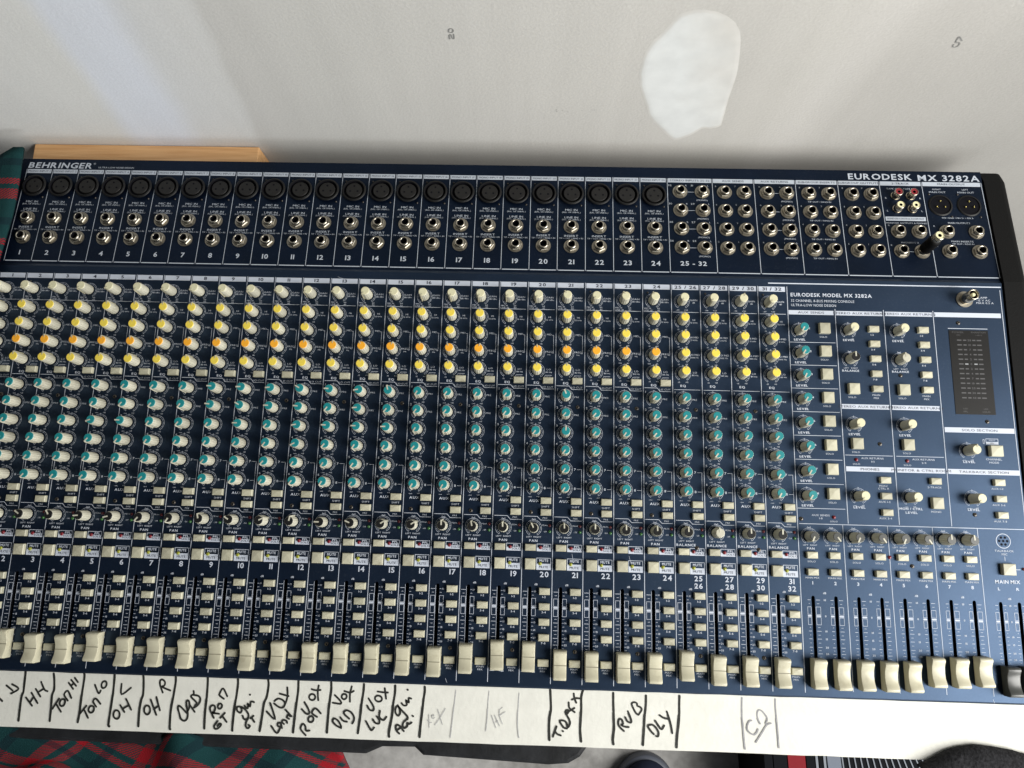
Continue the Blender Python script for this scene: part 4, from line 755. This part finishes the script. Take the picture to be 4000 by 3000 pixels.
# main mix
lp.arc(899.6, -218.8, 5.9, 0, 360, .5, 28)
tm = MB()
for a in range(7):
    r_, t = (0, 0) if a == 6 else (3.3, R(60*a)); tm.lathe([(1.0*mm,.16*mm),(.9*mm,.15*mm)], 10, 0, False, r_*math.cos(t)*mm, r_*math.sin(t)*mm, cap1=True)
link('microphone_holes', tm.mesh('microphone_holes', ['dark']), mixer, lo(.8996, -.2188))
lp.text('TALKBACK', 899.5, -227.0, 1.6); lp.text('MIC', 899.5, -229.8, 1.6); lp.rect(899.3, 899.7, -235.4, -231.6)
button('talkback_button', .9003, -.2420, BX); lp.rect(906.6, 911.5, -242.3, -241.9); link('indicator_light', LED['leddark'], mixer, lo(.9140, -.2415))
lp.text('MAIN MIX', 899.9, -252.2, 2.9, bold=1, width=20.5); lp.text('L', 892.2, -258.0, 2.3, 1.3, 1); lp.text('R', 907.6, -258.0, 2.3, 1.3, 1); lp.text('dB', 900.1, -265.9, 1.6, 1.1, 1)
for sx in (892.5, 907.8):
    scale(sx, ((-5.0,-1.9),(1.9,4.8)))
for y, t in ((-271.6,'10'),(-284.4,'0'),(-296.4,'10'),(-302.6,'15'),(-309.2,'20'),(-314.2,'25')): lp.text(t, 900.1, y, 1.4, 1.1, 1)
# lamp socket
b = MB(); b.lathe([(7.4*mm,0),(7.4*mm,.9*mm),(4.9*mm,1.0*mm)], 24, 0, False); b.lathe([(4.8*mm,.8*mm),(4.8*mm,15*mm),(4.4*mm,15.4*mm),(3.9*mm,15.4*mm),(3.8*mm,12*mm)], 22, 1, True); b.lathe([(3.8*mm,12*mm),(1.4*mm,12*mm)], 22, 2, False)
b.box(-5.9*mm, -4.6*mm, -.8*mm, .8*mm, 10*mm, 11.6*mm, 1); b.box(4.6*mm, 5.9*mm, -.8*mm, .8*mm, 10*mm, 11.6*mm, 1)
ls = link('lamp_socket', b.mesh('lamp_socket', ['nut', 'nickel', 'dark']), mixer, lo(.8860, -.0066), (0, 0, .5))
b = MB(); b.lathe([(1.6*mm,12*mm),(1.6*mm,14.6*mm),(1.1*mm,15*mm)], 12, 0, True, cap1=True); link('contact_pin', b.mesh('contact_pin', ['rcawhite']), ls)
lp.text('LAMP', 902.5, -4.6, 1.7); lp.text('12 V AC', 903.5, -7.2, 1.7); lp.text('MAX 0.5 A', 904.0, -9.6, 1.7)

# ---------------- jack panel
for k in range(24):
    x0 = 26.0*k; X = lambda f: x0+f*26.0
    upn.rect(X(.03), X(.945), 94.4, 98.8); upn.text('MONO INPUT %d' % (k+1), X(.49), 96.6, 1.9, z=.28, mi=1, width=21.5)
    upn.line([(x0, 98.8), (x0, 0)], .5); upn.rect(X(.04), X(.955), -.35, .55)
    xlr_f(X(.495)*mm, .0790); jack(X(.49)*mm, .0448); jack(X(.495)*mm, .0246)
    upn.text('MIC IN', X(.49), 62.9, 2.0, 1.4); upn.text('(BAL. OR UNBAL.)', X(.49), 60.4, 1.45, width=17.5); upn.text('LINE IN', X(.49), 54.9, 2.0, 1.4); upn.text('(BAL. OR UNBAL.)', X(.49), 52.6, 1.45, width=17.5)
    upn.text('INSERT', X(.49), 35.5, 2.0, 1.4); upn.text('TIP = OUT / RING = IN', X(.49), 32.9, 1.45, width=22); upn.text(str(k+1), X(.50), 8.7, 4.8, 1.15, 1)
seps = [(624.0,624.0),(666.6,667.1),(705.9,706.6),(745.1,746.0),(784.9,785.8),(824.0,825.5),(863.6,865.3),(919.2,921.2)]
for a, b_ in seps: upn.line([(a, 98.4), (b_, .5)], .5)
heads = ['STEREO INPUTS 25-32', 'AUX SENDS', 'AUX RETURNS', 'SUBGROUP INSERTS', 'SUBGROUP OUTPUTS', '2-TRACK', 'MAIN OUTPUT']
for (a, _), (b_, _), t in zip(seps[:-1], seps[1:], heads):
    upn.rect(a+.8, b_-.9, 94.4, 98.8); upn.text(t, (a+b_)/2, 96.6, 1.9, 1.35, 0, .28, 1)
for (_, a), (_, b_) in zip(seps[:-1], seps[1:]): upn.rect(a+.8, b_-.9, -.3, .6)
cols = [(635.7,656.6),(677.6,696.0),(717.6,736.1),(756.8,775.5),(796.9,815.1)]
for ci, (a, b_) in enumerate(cols):
    for r_, s in enumerate((84.2, 64.4, 44.9, 25.3)):
        jack(a*mm, s*mm); jack(b_*mm, s*mm)
        if ci == 0:
            upn.text(str(32-2*r_), a-9.4, s+7.0, 1.8, 1.3, 1); upn.text('R', a+6.0, s+7.0, 1.5); upn.text(str(31-2*r_), b_-9.4, s+7.0, 1.8, 1.3, 1); upn.text('L', b_+5.8, s+7.0, 1.5); upn.text('(MONO)', b_-.5, s-8.7, 1.5); upn.rect(a+6.5, b_-6.8, s-.3, s+.1)
        elif ci == 2:
            upn.text('R', a-6.5, s+6.6, 1.5); upn.text('L', b_+5.6, s+6.6, 1.5); upn.text(str(4-r_), b_-6, s+6.6, 1.5); upn.text('(MONO)', b_-.5, s-8.7, 1.5); upn.rect(a+6.5, b_-6.8, s-.3, s+.1)
        else:
            upn.text(str(8-2*r_), a-8.0, s+6.6, 1.5); upn.text(str(7-2*r_), b_-8.0, s+6.6, 1.5)
            if ci == 3: upn.text('TIP OUT / RING IN', (a+b_)/2, s-8.7, 1.4)
upn.text('25 - 32', 645.5, 9.2, 4.4, 1.25, 1)
# 2-track phono sockets
def rca_mesh(c):
    b = MB(); b.lathe([(4.4*mm,0),(4.4*mm,1*mm),(3.6*mm,1.1*mm)], 18, 0, False); b.lathe([(3.9*mm,.8*mm),(3.9*mm,8.3*mm),(3.6*mm,8.6*mm),(3.3*mm,8.6*mm)], 20, 0, True)
    b.lathe([(3.3*mm,8.6*mm),(3.2*mm,8.2*mm),(1.4*mm,8.2*mm)], 20, 1, False); b.lathe([(1.4*mm,8.2*mm),(1.2*mm,6*mm)], 14, 2, True, cap1=True)
    return b.mesh('phono_socket', ['nickel', c, 'dark'])
RR, RW = rca_mesh('rcared'), rca_mesh('rcawhite')
for x, s, me in ((837.4,83.0,RR),(851.4,83.0,RR),(837.4,69.2,RW),(851.4,69.2,RW)): link('phono_socket', me, mixer, up(x*mm, s*mm), UROT, 'red phono socket' if me is RR else 'white phono socket')
upn.text('TAPE OUT', 837.0, 91.0, 1.5); upn.text('TAPE IN', 850.8, 91.0, 1.5)
for x, s, t in ((828.6,81,'R'),(860.5,81,'R'),(828.6,67.5,'L'),(860.5,67.5,'L')): upn.text(t, x, s, 1.6)
upn.rect(825.8, 862.8, 57.0, 61.2); upn.text('MONITOR/CONTROL ROOM OUT', 844.2, 59.1, 1.7, z=.28, mi=1, width=34); upn.text('MONITOR OUTPUTS & PHONES', 844.5, 54.6, 1.4); upn.text('PHONES 1 / 2', 845, 34.4, 1.5)
for x, s in ((835.9,45.6),(854.8,45.6),(836.3,25.2),(854.9,25.2),(880.1,46.0),(907.0,46.0),(880.0,25.8),(907.0,25.8)): jack(x*mm, s*mm)
upn.rect(842.7, 848.4, 24.9, 25.3)
for x, s, t in ((828,52,'R'),(828,31.5,'R'),(869.5,52,'R'),(869.5,31.5,'R')): upn.text(t, x, s, 1.5)
# main output sockets
def xlr_m():
    b = MB(); b.lathe([(11.2*mm,0),(11.0*mm,.8*mm),(9.6*mm,1.0*mm)], 28, 0, True); b.lathe([(9.6*mm,1.0*mm),(9.4*mm,.25*mm)], 28, 1, True, cap1=True); return b.mesh('output_socket', ['xlr', 'dark'])
XM = xlr_m()
pn = MB(); pn.lathe([(.75*mm,.2*mm),(.75*mm,1.5*mm),(.3*mm,1.9*mm)], 10, 0, True, cap1=True); PIN = pn.mesh('contact_pin', ['gold'])
for x in (878.2, 904.6):
    o = link('output_socket', XM, mixer, up(x*mm, .0738), UROT)
    for a in (90, 205, -25): link('contact_pin', PIN, o, (4.2*mm*math.cos(R(a)), 4.2*mm*math.sin(R(a)), 0))
    link('screw', SCS, mixer, up((x-9)*mm, .0855), UROT); link('screw', SCS, mixer, up((x+9)*mm, .0620), UROT)
    upn.text('RIGHT' if x < 890 else 'LEFT', x-1.2, 91.0, 1.5); upn.text('MAIN OUT', x-1, 88.0, 1.7)
upn.text('PIN 1 GND / PIN 2+ / PIN 3-', 892.4, 60.7, 1.4, width=29); upn.text('MAIN OUTPUTS', 892.6, 55.5, 1.7, width=20); upn.text('MAIN INSERTS', 893.0, 36.4, 1.6, width=20); upn.text('TIP OUT / RING IN', 893.4, 33.8, 1.4, width=20)
# names along the back edge
upn.text('BEHRINGER', .4, 103.3, 6.3, bold=1, width=63.2, align='L', slant=.12); upn.text('®', 66.0, 105.6, 1.8); upn.text('ULTRA-LOW NOISE DESIGN', 70.5, 101.6, 1.7, width=35, align='L')
upn.text('EURODESK', 795.6, 103.8, 6.4, bold=1, width=60, align='L'); upn.text('MX 3282A', 861.0, 103.2, 6.4, bold=1, width=57.5, align='L')

lo_me = lp.mesh('printed_legend', ['print', 'ink']); link('printed_legend', lo_me, main_panel, -BASE)
link('printed_legend', upn.mesh('printed_legend', ['greyprint', 'ink']), jack_panel)

# scratches on the paint
scr = Print()
for x0, y0, x1, y1 in ((536.5,-239.5,538.2,-247),(585,-240,586.5,-246),(433,-343,434.5,-346.5),(640,-262,640.6,-265),(318,4,326,1),(879,-345,880,-348)): scr.line([(x0,y0),(x1,y1)], .22, .1)
link('paint_scratches', scr.mesh('paint_scratches', ['print']), main_panel, -BASE)['kind'] = 'stuff'

# ------------------------------------------------------------------ white tape strip with handwriting
TZ = -.0030
strip = tag(empty('label_strip', (.46, -.37, TZ)), 'white tape strip along the front edge of the console with handwritten channel names', 'label strip')
SBASE = Vector((.46, -.37, TZ))
def tape_mesh(y0, y1, z0, z1, seed):
    n = 60; vs = []; fs = []
    rr = random.Random(seed)
    for i in range(n+1):
        x = -.03 + .985*i/n; e0 = y0 + rr.uniform(-.00025, .00025); e1 = y1 + rr.uniform(-.0002, .0002)
        vs += [(x, e0, z0), (x, e1, z0), (x, e1, z1), (x, e0, z1)]
    for i in range(n):
        a = 4*i; b = a+4
        fs += [(a+3, b+3, b+2, a+2), (a, b, b+3, a+3), (a+2, b+2, b+1, a+1)]
    fs += [(0,3,2,1), (4*n, 4*n+1, 4*n+2, 4*n+3)]
    return mesh_from('tape', [tuple(Vector(v)-SBASE) for v in vs], fs, ['tape'])
link('tape', tape_mesh(-.3658, -.3491, TZ, TZ+.0011, 1), strip); link('tape', tape_mesh(-.3931, -.3650, TZ, TZ+.0008, 2), strip)
HT = TZ+.0013
for kind, word, w, ss in HAND:
    mk_ = {'pen_line': 'marker', 'handwritten_word': 'marker', 'grey_pen_line': 'greypen', 'grey_word': 'greypen'}.get(kind, 'pencil')
    nm = {'grey_pen_line': 'pen_line', 'grey_word': 'handwritten_word', 'pencil_word': 'handwritten_word'}.get(kind, kind)
    o = link(nm, ribbon(ss, w*mm, HT, lambda x, y, z: tuple(Vector((x, y, z))-SBASE), nm, [mk_]), strip)
    if word: o['label'] = {'marker': 'black marker', 'greypen': 'faded grey marker', 'pencil': 'faint pencil'}[mk_] + ' word "%s"' % word

# ------------------------------------------------------------------ adapter plug in the lower right of the jack panel
b = MB(); b.lathe([(3.0*mm,4.5*mm),(3.0*mm,6*mm),(5.5*mm,6.2*mm),(5.5*mm,22*mm),(4.9*mm,24*mm),(4.4*mm,24.3*mm)], 24, 0, True, cap1=True)
pl = tag(link('adapter_plug', b.mesh('adapter_plug', ['cheek']), None, up(.8549, .0252)+BASE, UROT), 'black adapter plug standing in the lower right jack beside the pair of three-pin outputs', 'plug')
b = MB(); b.lathe([(4.3*mm,24*mm),(4.3*mm,31*mm),(3.9*mm,31.4*mm),(3.6*mm,31.4*mm)], 20, 0, True); b.lathe([(3.6*mm,31.4*mm),(3.5*mm,31*mm),(1.6*mm,31*mm)], 20, 1, False); b.lathe([(1.6*mm,31*mm),(1.5*mm,28*mm)], 12, 2, True, cap1=True)
link('phono_end', b.mesh('phono_end', ['nickel', 'rcawhite', 'dark']), pl)

# ------------------------------------------------------------------ wooden batten behind the console
def wood_material():
    mt = bpy.data.materials.new('pine_wood'); mt.use_nodes = True; nt = mt.node_tree; bs = nt.nodes['Principled BSDF']; bs.inputs['Roughness'].default_value = .55
    geo = nt.nodes.new('ShaderNodeNewGeometry'); mp = nt.nodes.new('ShaderNodeMapping'); mp.inputs['Scale'].default_value = (3, 60, 60); nt.links.new(geo.outputs['Position'], mp.inputs['Vector'])
    n = nt.nodes.new('ShaderNodeTexNoise'); n.inputs['Scale'].default_value = 6; n.inputs['Detail'].default_value = 5; nt.links.new(mp.outputs[0], n.inputs['Vector'])
    r = nt.nodes.new('ShaderNodeValToRGB'); e = r.color_ramp.elements; e[0].position = .3; e[0].color = (.60, .32, .13, 1); e[1].position = .75; e[1].color = (.80, .49, .235, 1)
    nt.links.new(n.outputs['Fac'], r.inputs[0]); nt.links.new(r.outputs[0], bs.inputs['Base Color']); return mt
M['wood'] = wood_material()
def bevel_box(name, x0, x1, y0, y1, z0, z1, material, off=.0012, seg=2):
    bb = bmesh.new(); bmesh.ops.create_cube(bb, size=1)
    for v in bb.verts: v.co = Vector(((x0+x1)/2+v.co.x*(x1-x0), (y0+y1)/2+v.co.y*(y1-y0), (z0+z1)/2+v.co.z*(z1-z0)))
    bmesh.ops.bevel(bb, geom=bb.edges[:], offset=off, segments=seg, profile=.6, affect='EDGES')
    me = bpy.data.meshes.new(name); bb.to_mesh(me); bb.free(); me.materials.append(M[material]); return me
tag(link('wooden_batten', bevel_box('wooden_batten', -.016, .2165, .1275, YW-.0008, -.095, -.0385, 'wood')), 'pale pine batten against the wall behind the left end of the console', 'wooden batten')

# ------------------------------------------------------------------ black support under the console
leg_top = -.098
sb = bmesh.new()
edge = [(-.32,-.4215),(.355,-.4255),(.3695,-.4190),(.3995,-.4184),(.4075,-.4250),(.522,-.4292),(.540,-.4275),(.5505,-.4215),(.5560,-.4140),(.5590,-.4050),(.5590,-.36),(.5590,-.20),(.94,-.20),(.94,.06),(-.32,.06)]
vv = [sb.verts.new((x, y, -.0765)) for x, y in edge]; f = sb.faces.new(vv)
r_ = bmesh.ops.extrude_face_region(sb, geom=[f]); bmesh.ops.translate(sb, verts=[v for v in r_['geom'] if isinstance(v, bmesh.types.BMVert)], vec=(0, 0, -.030))
bmesh.ops.recalc_face_normals(sb, faces=sb.faces)
bmesh.ops.bevel(sb, geom=[e for e in sb.edges if abs(e.verts[0].co.z-e.verts[1].co.z) < 1e-6 and e.verts[0].co.z > -.08], offset=.004, segments=3, profile=.5, affect='EDGES')
M['ledge'] = mat('scuffed_black_plastic', (0.014, 0.015, 0.017), 0.55, 0.3, bump=.5, bscale=120, var=.5, vscale=35)
stand = tag(empty('console_stand', (.3, -.2, FLOOR)), 'black scuffed plastic stand showing below the white strip with a notch and a rounded end', 'stand')
for v in sb.verts: v.co -= Vector((.3, -.2, FLOOR))
me = bpy.data.meshes.new('support_top'); sb.to_mesh(me); sb.free(); me.materials.append(M['ledge']); link('support_top', me, stand)
for x, y in ((-.25,-.33),(-.25,.02),(.50,-.30),(.90,-.14),(.90,.02)): link('leg', bevel_box('leg', x-.018, x+.018, y-.018, y+.018, 0, -.1065-FLOOR, 'ledge', .003), stand, (-.3, .2, 0))

# ------------------------------------------------------------------ tartan blanket
def tartan():
    mt = bpy.data.materials.new('tartan_wool'); mt.use_nodes = True; nt = mt.node_tree; bs = nt.nodes['Principled BSDF']; bs.inputs['Roughness'].default_value = .95; bs.inputs['Specular IOR Level'].default_value = .1
    uv = nt.nodes.new('ShaderNodeUVMap'); sp = nt.nodes.new('ShaderNodeSeparateXYZ'); nt.links.new(uv.outputs[0], sp.inputs[0])
    def mth(op, a, bb, c=None):
        n = nt.nodes.new('ShaderNodeMath'); n.operation = op
        for i, v in enumerate((a, bb, c)):
            if v is None: continue
            if isinstance(v, (int, float)): n.inputs[i].default_value = v
            else: nt.links.new(v, n.inputs[i])
        return n.outputs[0]
    def band(c, period, a, b_):
        f = mth('FRACT', mth('DIVIDE', c, period), 0)
        return mth('MULTIPLY', mth('GREATER_THAN', f, a), mth('LESS_THAN', f, b_))
    def stripes(c): return mth('MAXIMUM', band(c, .070, .05, .22), band(c, .070, .30, .40))
    sx, sy = stripes(sp.outputs['X']), stripes(sp.outputs['Y'])
    tw = mth('GREATER_THAN', mth('FRACT', mth('DIVIDE', mth('ADD', sp.outputs['X'], sp.outputs['Y']), .0030), 0), .5)     # twill: warp and weft take turns
    red = mth('ADD', mth('MULTIPLY', sx, tw), mth('MULTIPLY', sy, mth('SUBTRACT', 1.0, tw)))
    mx = nt.nodes.new('ShaderNodeMix'); mx.data_type = 'RGBA'; mx.inputs[6].default_value = (.008, .036, .038, 1); mx.inputs[7].default_value = (.25, .010, .016, 1)
    nt.links.new(red, mx.inputs[0])
    dk = band(sp.outputs['X'], .070, .62, .74); dk2 = band(sp.outputs['Y'], .070, .62, .74); d = mth('MULTIPLY', mth('MAXIMUM', dk, dk2), .5)
    m2 = nt.nodes.new('ShaderNodeMix'); m2.data_type = 'RGBA'; m2.inputs[7].default_value = (.006, .012, .02, 1); nt.links.new(d, m2.inputs[0]); nt.links.new(mx.outputs[2], m2.inputs[6]); nt.links.new(m2.outputs[2], bs.inputs['Base Color'])
    n = nt.nodes.new('ShaderNodeTexNoise'); n.inputs['Scale'].default_value = 900; nt.links.new(uv.outputs[0], n.inputs['Vector'])
    bp = nt.nodes.new('ShaderNodeBump'); bp.inputs['Strength'].default_value = .6; bp.inputs['Distance'].default_value = .001; nt.links.new(n.outputs['Fac'], bp.inputs['Height']); nt.links.new(bp.outputs[0], bs.inputs['Normal'])
    return mt
M['tartan'] = tartan()
bl_v = []; bl_f = []; bl_uv = []
def cloth(nu, nv, fn):
    o = len(bl_v)
    for j in range(nv+1):
        for i in range(nu+1):
            p, q = fn(i/nu, j/nv); bl_v.append(p); bl_uv.append(q)
    for j in range(nv):
        for i in range(nu):
            a = o + j*(nu+1)+i; bl_f.append((a, a+1, a+nu+2, a+nu+1))
def side(u, v):          # draped over the left end: from its edge on the panel, over the cheek and down; v runs from front to back
    y = -.385 + (.517 - .34*max(0, min(u, .13)-.02))*v
    xe = .0030 + .0012*math.sin(v*23) - .004*max(0, v-.85)/.15
    if v < .72: xe -= (.72-v)*.28
    s = u*.42; wob = noise.noise(Vector((u*4, v*7, 1)))
    edge_s = xe + .034
    zt = (.0052 if y < .012 else .0052 - (y-.012)*.108)
    if s < edge_s: x, z = xe - s, zt + .0012*math.sin(min(1, s/edge_s*1.3)*math.pi)*(.6+.5*wob)
    else:
        t = s-edge_s; x = -.036 - min(t, .02)*.7 - t*.14 + .012*wob*min(1, t*8); z = zt - max(0, t-.004)*.93
    return (x, y, z), (s*.9+.0285, y+.024+.05*v)
cloth(46, 70, side)
def under(u, v):         # caught over the front of the support and bunched below the console
    x = -.20 + .53*u + .012*noise.noise(Vector((u*3, v*3, 5))) - .05*v*u
    s = v*.36
    w = max(0, min(1, (.085-x)/.09))                               # lies on the support at the far left, in front of it elsewhere
    y0 = -.4225 - .0015*math.sin(x*60) + .020*w + .012*math.exp(-((x-.185)/.022)**2)
    z0 = -.088 + .0145*w + .018*math.exp(-((x-.185)/.022)**2)
    f1 = noise.noise(Vector((x*9+v*2, v*5-x*6, 2))); f2 = noise.noise(Vector((x*26, v*14, 7)))
    k = min(1, v*8)
    y = y0 - .100*math.sin(min(1, v*1.5)*math.pi/2) - .03*v + k*(.016*f1 + .004*f2)
    z = z0 + k*(.012*f1 + .006*f2 + .004) - .05*v - .25*max(0, v-.45)**1.3 - .05*max(0, u-.9)/.1*k
    a = .62
    return (x, y, z), (x*math.cos(a) + s*math.sin(a)+.3, -x*math.sin(a)*.7 + s*1.1*math.cos(a)+.2 + .2*f1*.05)
cloth(110, 70, under)
me = bpy.data.meshes.new('tartan_blanket'); me.from_pydata(bl_v, [], bl_f); me.materials.append(M['tartan']); ul = me.uv_layers.new(name='UVMap')
flat = np.array([bl_uv[l.vertex_index] for l in me.loops], dtype=np.float32).ravel(); ul.data.foreach_set('uv', flat); me.polygons.foreach_set('use_smooth', [True]*len(me.polygons))
blk = tag(link('tartan_blanket', me), 'red and green tartan blanket draped over the left end and bunched below the console', 'blanket')
md = blk.modifiers.new('thickness', 'SOLIDIFY'); md.thickness = .003; md.offset = -1

# ------------------------------------------------------------------ shoe on the floor
M['navy'] = mat('navy_canvas', (.012, .017, .036), .8, .2, bump=.5, bscale=700)
M['rubber'] = mat('grey_rubber', (.085, .095, .12), .5, .4)
M['pale'] = mat('pale_lace', (.55, .55, .58), .8)
def shoe_outline(t):  # width of the shoe along its length, t from toe 0 to heel 1
    return .050*math.sqrt(max(0, 1-(1-min(t/.22, 1))**2))*(1-.16*max(0, math.sin((t-.25)*2.6)) if t > .25 else 1)*(1 if t < .93 else math.sqrt(max(0, 1-((t-.93)/.07)**2)))
shoe = tag(empty('shoe', (.686, -.552, FLOOR)), 'toe of a navy shoe with grey rubber rim on the concrete below the strip', 'shoe')
def shoe_part(name, scale, rows, material):
    vs = []; fs = []; n = 30; ts = [0.0] + [(.5-.5*math.cos(math.pi*i/n)) for i in range(1, n)] + [1.0]
    ring = [(t, 1) for t in ts] + [(t, -1) for t in reversed(ts[1:-1])]; k = len(ring)
    for z, sc_, pull in rows:
        for t, sg in ring:
            w = shoe_outline(t)*sc_ ; y = -(t*.28)*(1) ; y = -.14 + (y+.14)*(1-(1-sc_)*.36) - pull*(1-t)
            vs.append((sg*w, y, z))
    for r_ in range(len(rows)-1):
        for i in range(k): j = (i+1) % k; fs.append((r_*k+i, r_*k+j, (r_+1)*k+j, (r_+1)*k+i))
    fs.append(tuple(range((len(rows)-1)*k, len(rows)*k)))
    return link(name, mesh_from(name, vs, fs, [material], smooth=True), shoe)
shoe_part('sole', 1, [(0, .98, 0), (.004, 1.0, 0), (.022, 1.0, 0), (.026, .97, 0), (.0265, .86, .0)], 'rubber')
shoe_part('upper', 1, [(.024, .885, 0), (.036, .88, 0), (.048, .80, .008), (.058, .66, .022), (.064, .45, .045), (.068, .25, .07)], 'navy')
link('tongue', mesh_from('tongue', [(-.020,-.034,.072),(-.008,-.022,.070),(.022,-.065,.079),(.0,-.085,.081),(.006,-.12,.086),(.03,-.12,.086)], [(0,3,1),(1,3,2),(3,4,5,2)], ['pale']), shoe)

# ------------------------------------------------------------------ row of disc cases on the floor at the right
M['casered'] = mat('red_case', (.20, .016, .022), .7, .1); M['caseblack'] = mat('black_case', (.008, .009, .011), .8, .05); M['casegrey'] = mat('grey_case_edge', (.22, .24, .27), .7, .1); M['caseblue'] = mat('grey_blue_case', (.16, .18, .22), .7, .1)
cx = .868; top = FLOOR + .142
spec = [(.012,'caseblack','black disc case at the left end of the row'),(.019,'caseblack','black disc case touching the left side of the red one'),(.0245,'casered','red disc case near the left end of the row'),(.012,'caseblack','black disc case right of the red one'),(.004,'casegrey','thin pale grey disc case nearest to the red one'),(.0055,'caseblack','thin black disc case between two pale grey ones'),(.004,'casegrey','thin pale grey disc case beside the grey blue one'),(.019,'caseblue','grey blue disc case left of the ribbed row')]
spec += [(.0072, 'caseblack', None)]*15
x = .8275
for i, (w, c, lab) in enumerate(spec):
    a = R(3 + max(0, i-6)*1.35)
    bb = MB(); bb.box(-w/2+.0004, w/2-.0004, -.142, 0, 0, .142)
    grp = 'disc cases standing in a row on the floor'
    if lab is None: lab = 'black disc case with a pale edge in the ribbed row at the lower right'
    o = tag(link('disc_case', bb.mesh('disc_case', [c]), None, (x+w/2, -.492, FLOOR), (0, 0, a)), lab, 'disc case', grp)
    if i >= 8:
        ed = MB(); ed.box(-w/2-.0001, -w/2+.0015, -.1422, .0002, .0005, .1424); link('case_edge', ed.mesh('case_edge', ['casegrey']), o)
    x += w + .0006

# ------------------------------------------------------------------ black cloth at the lower right
M['felt'] = mat('black_fabric', (.018, .018, .020), .95, .15, bump=1.0, bscale=420, var=.5, vscale=420)
ccol = [(0.816,-.4000),(0.822,-.3970),(0.829,-.3935),(0.839,-.3885),(0.850,-.3848),(0.865,-.3836),(0.878,-.3848),(0.890,-.3866),(0.910,-.3915),(0.930,-.3965),(0.950,-.4005),(0.975,-.4040)]
vs = []; fs = []
fine = []
for i in range(len(ccol)-1):
    for k in range(5): fine.append((ccol[i][0]+(ccol[i+1][0]-ccol[i][0])*k/5, ccol[i][1]+(ccol[i+1][1]-ccol[i][1])*k/5))
fine.append(ccol[-1])
for x, yt in fine:
    nn = .0012*noise.noise(Vector((x*90, 0, 4))); yt += nn*.6
    f1 = .012*noise.noise(Vector((x*22, 1, 9)))
    yb = -.4075
    row = [(yt+.0012, -.0016), (yt+.0018, .0008), (yt+.0004, .0042), (yt-.0035, .0068+nn), (yt-.009, .0080+nn), (min(yt-.014, -.402), .0078), (min(yt-.020, -.4085), .0050), (min(yt-.024, -.4135)-.3*f1, -.006), (-.4155, -.012), (-.4165, -.020), (-.4160, -.027), (-.4150, -.032)]
    vs += [(x + (.010*noise.noise(Vector((x*15, z*9, 3))) if z < -.02 else 0), y, z) for y, z in row]
k = 12
for i in range(len(fine)-1):
    for j in range(k-1): fs.append((i*k+j, i*k+j+1, (i+1)*k+j+1, (i+1)*k+j))
clo = tag(link('black_cloth', mesh_from('black_cloth', vs, fs, ['felt'], smooth=True)), 'black knitted cloth hanging over the front edge at the right end of the white strip', 'cloth')
md = clo.modifiers.new('thickness', 'SOLIDIFY'); md.thickness = .0022; md.offset = 1
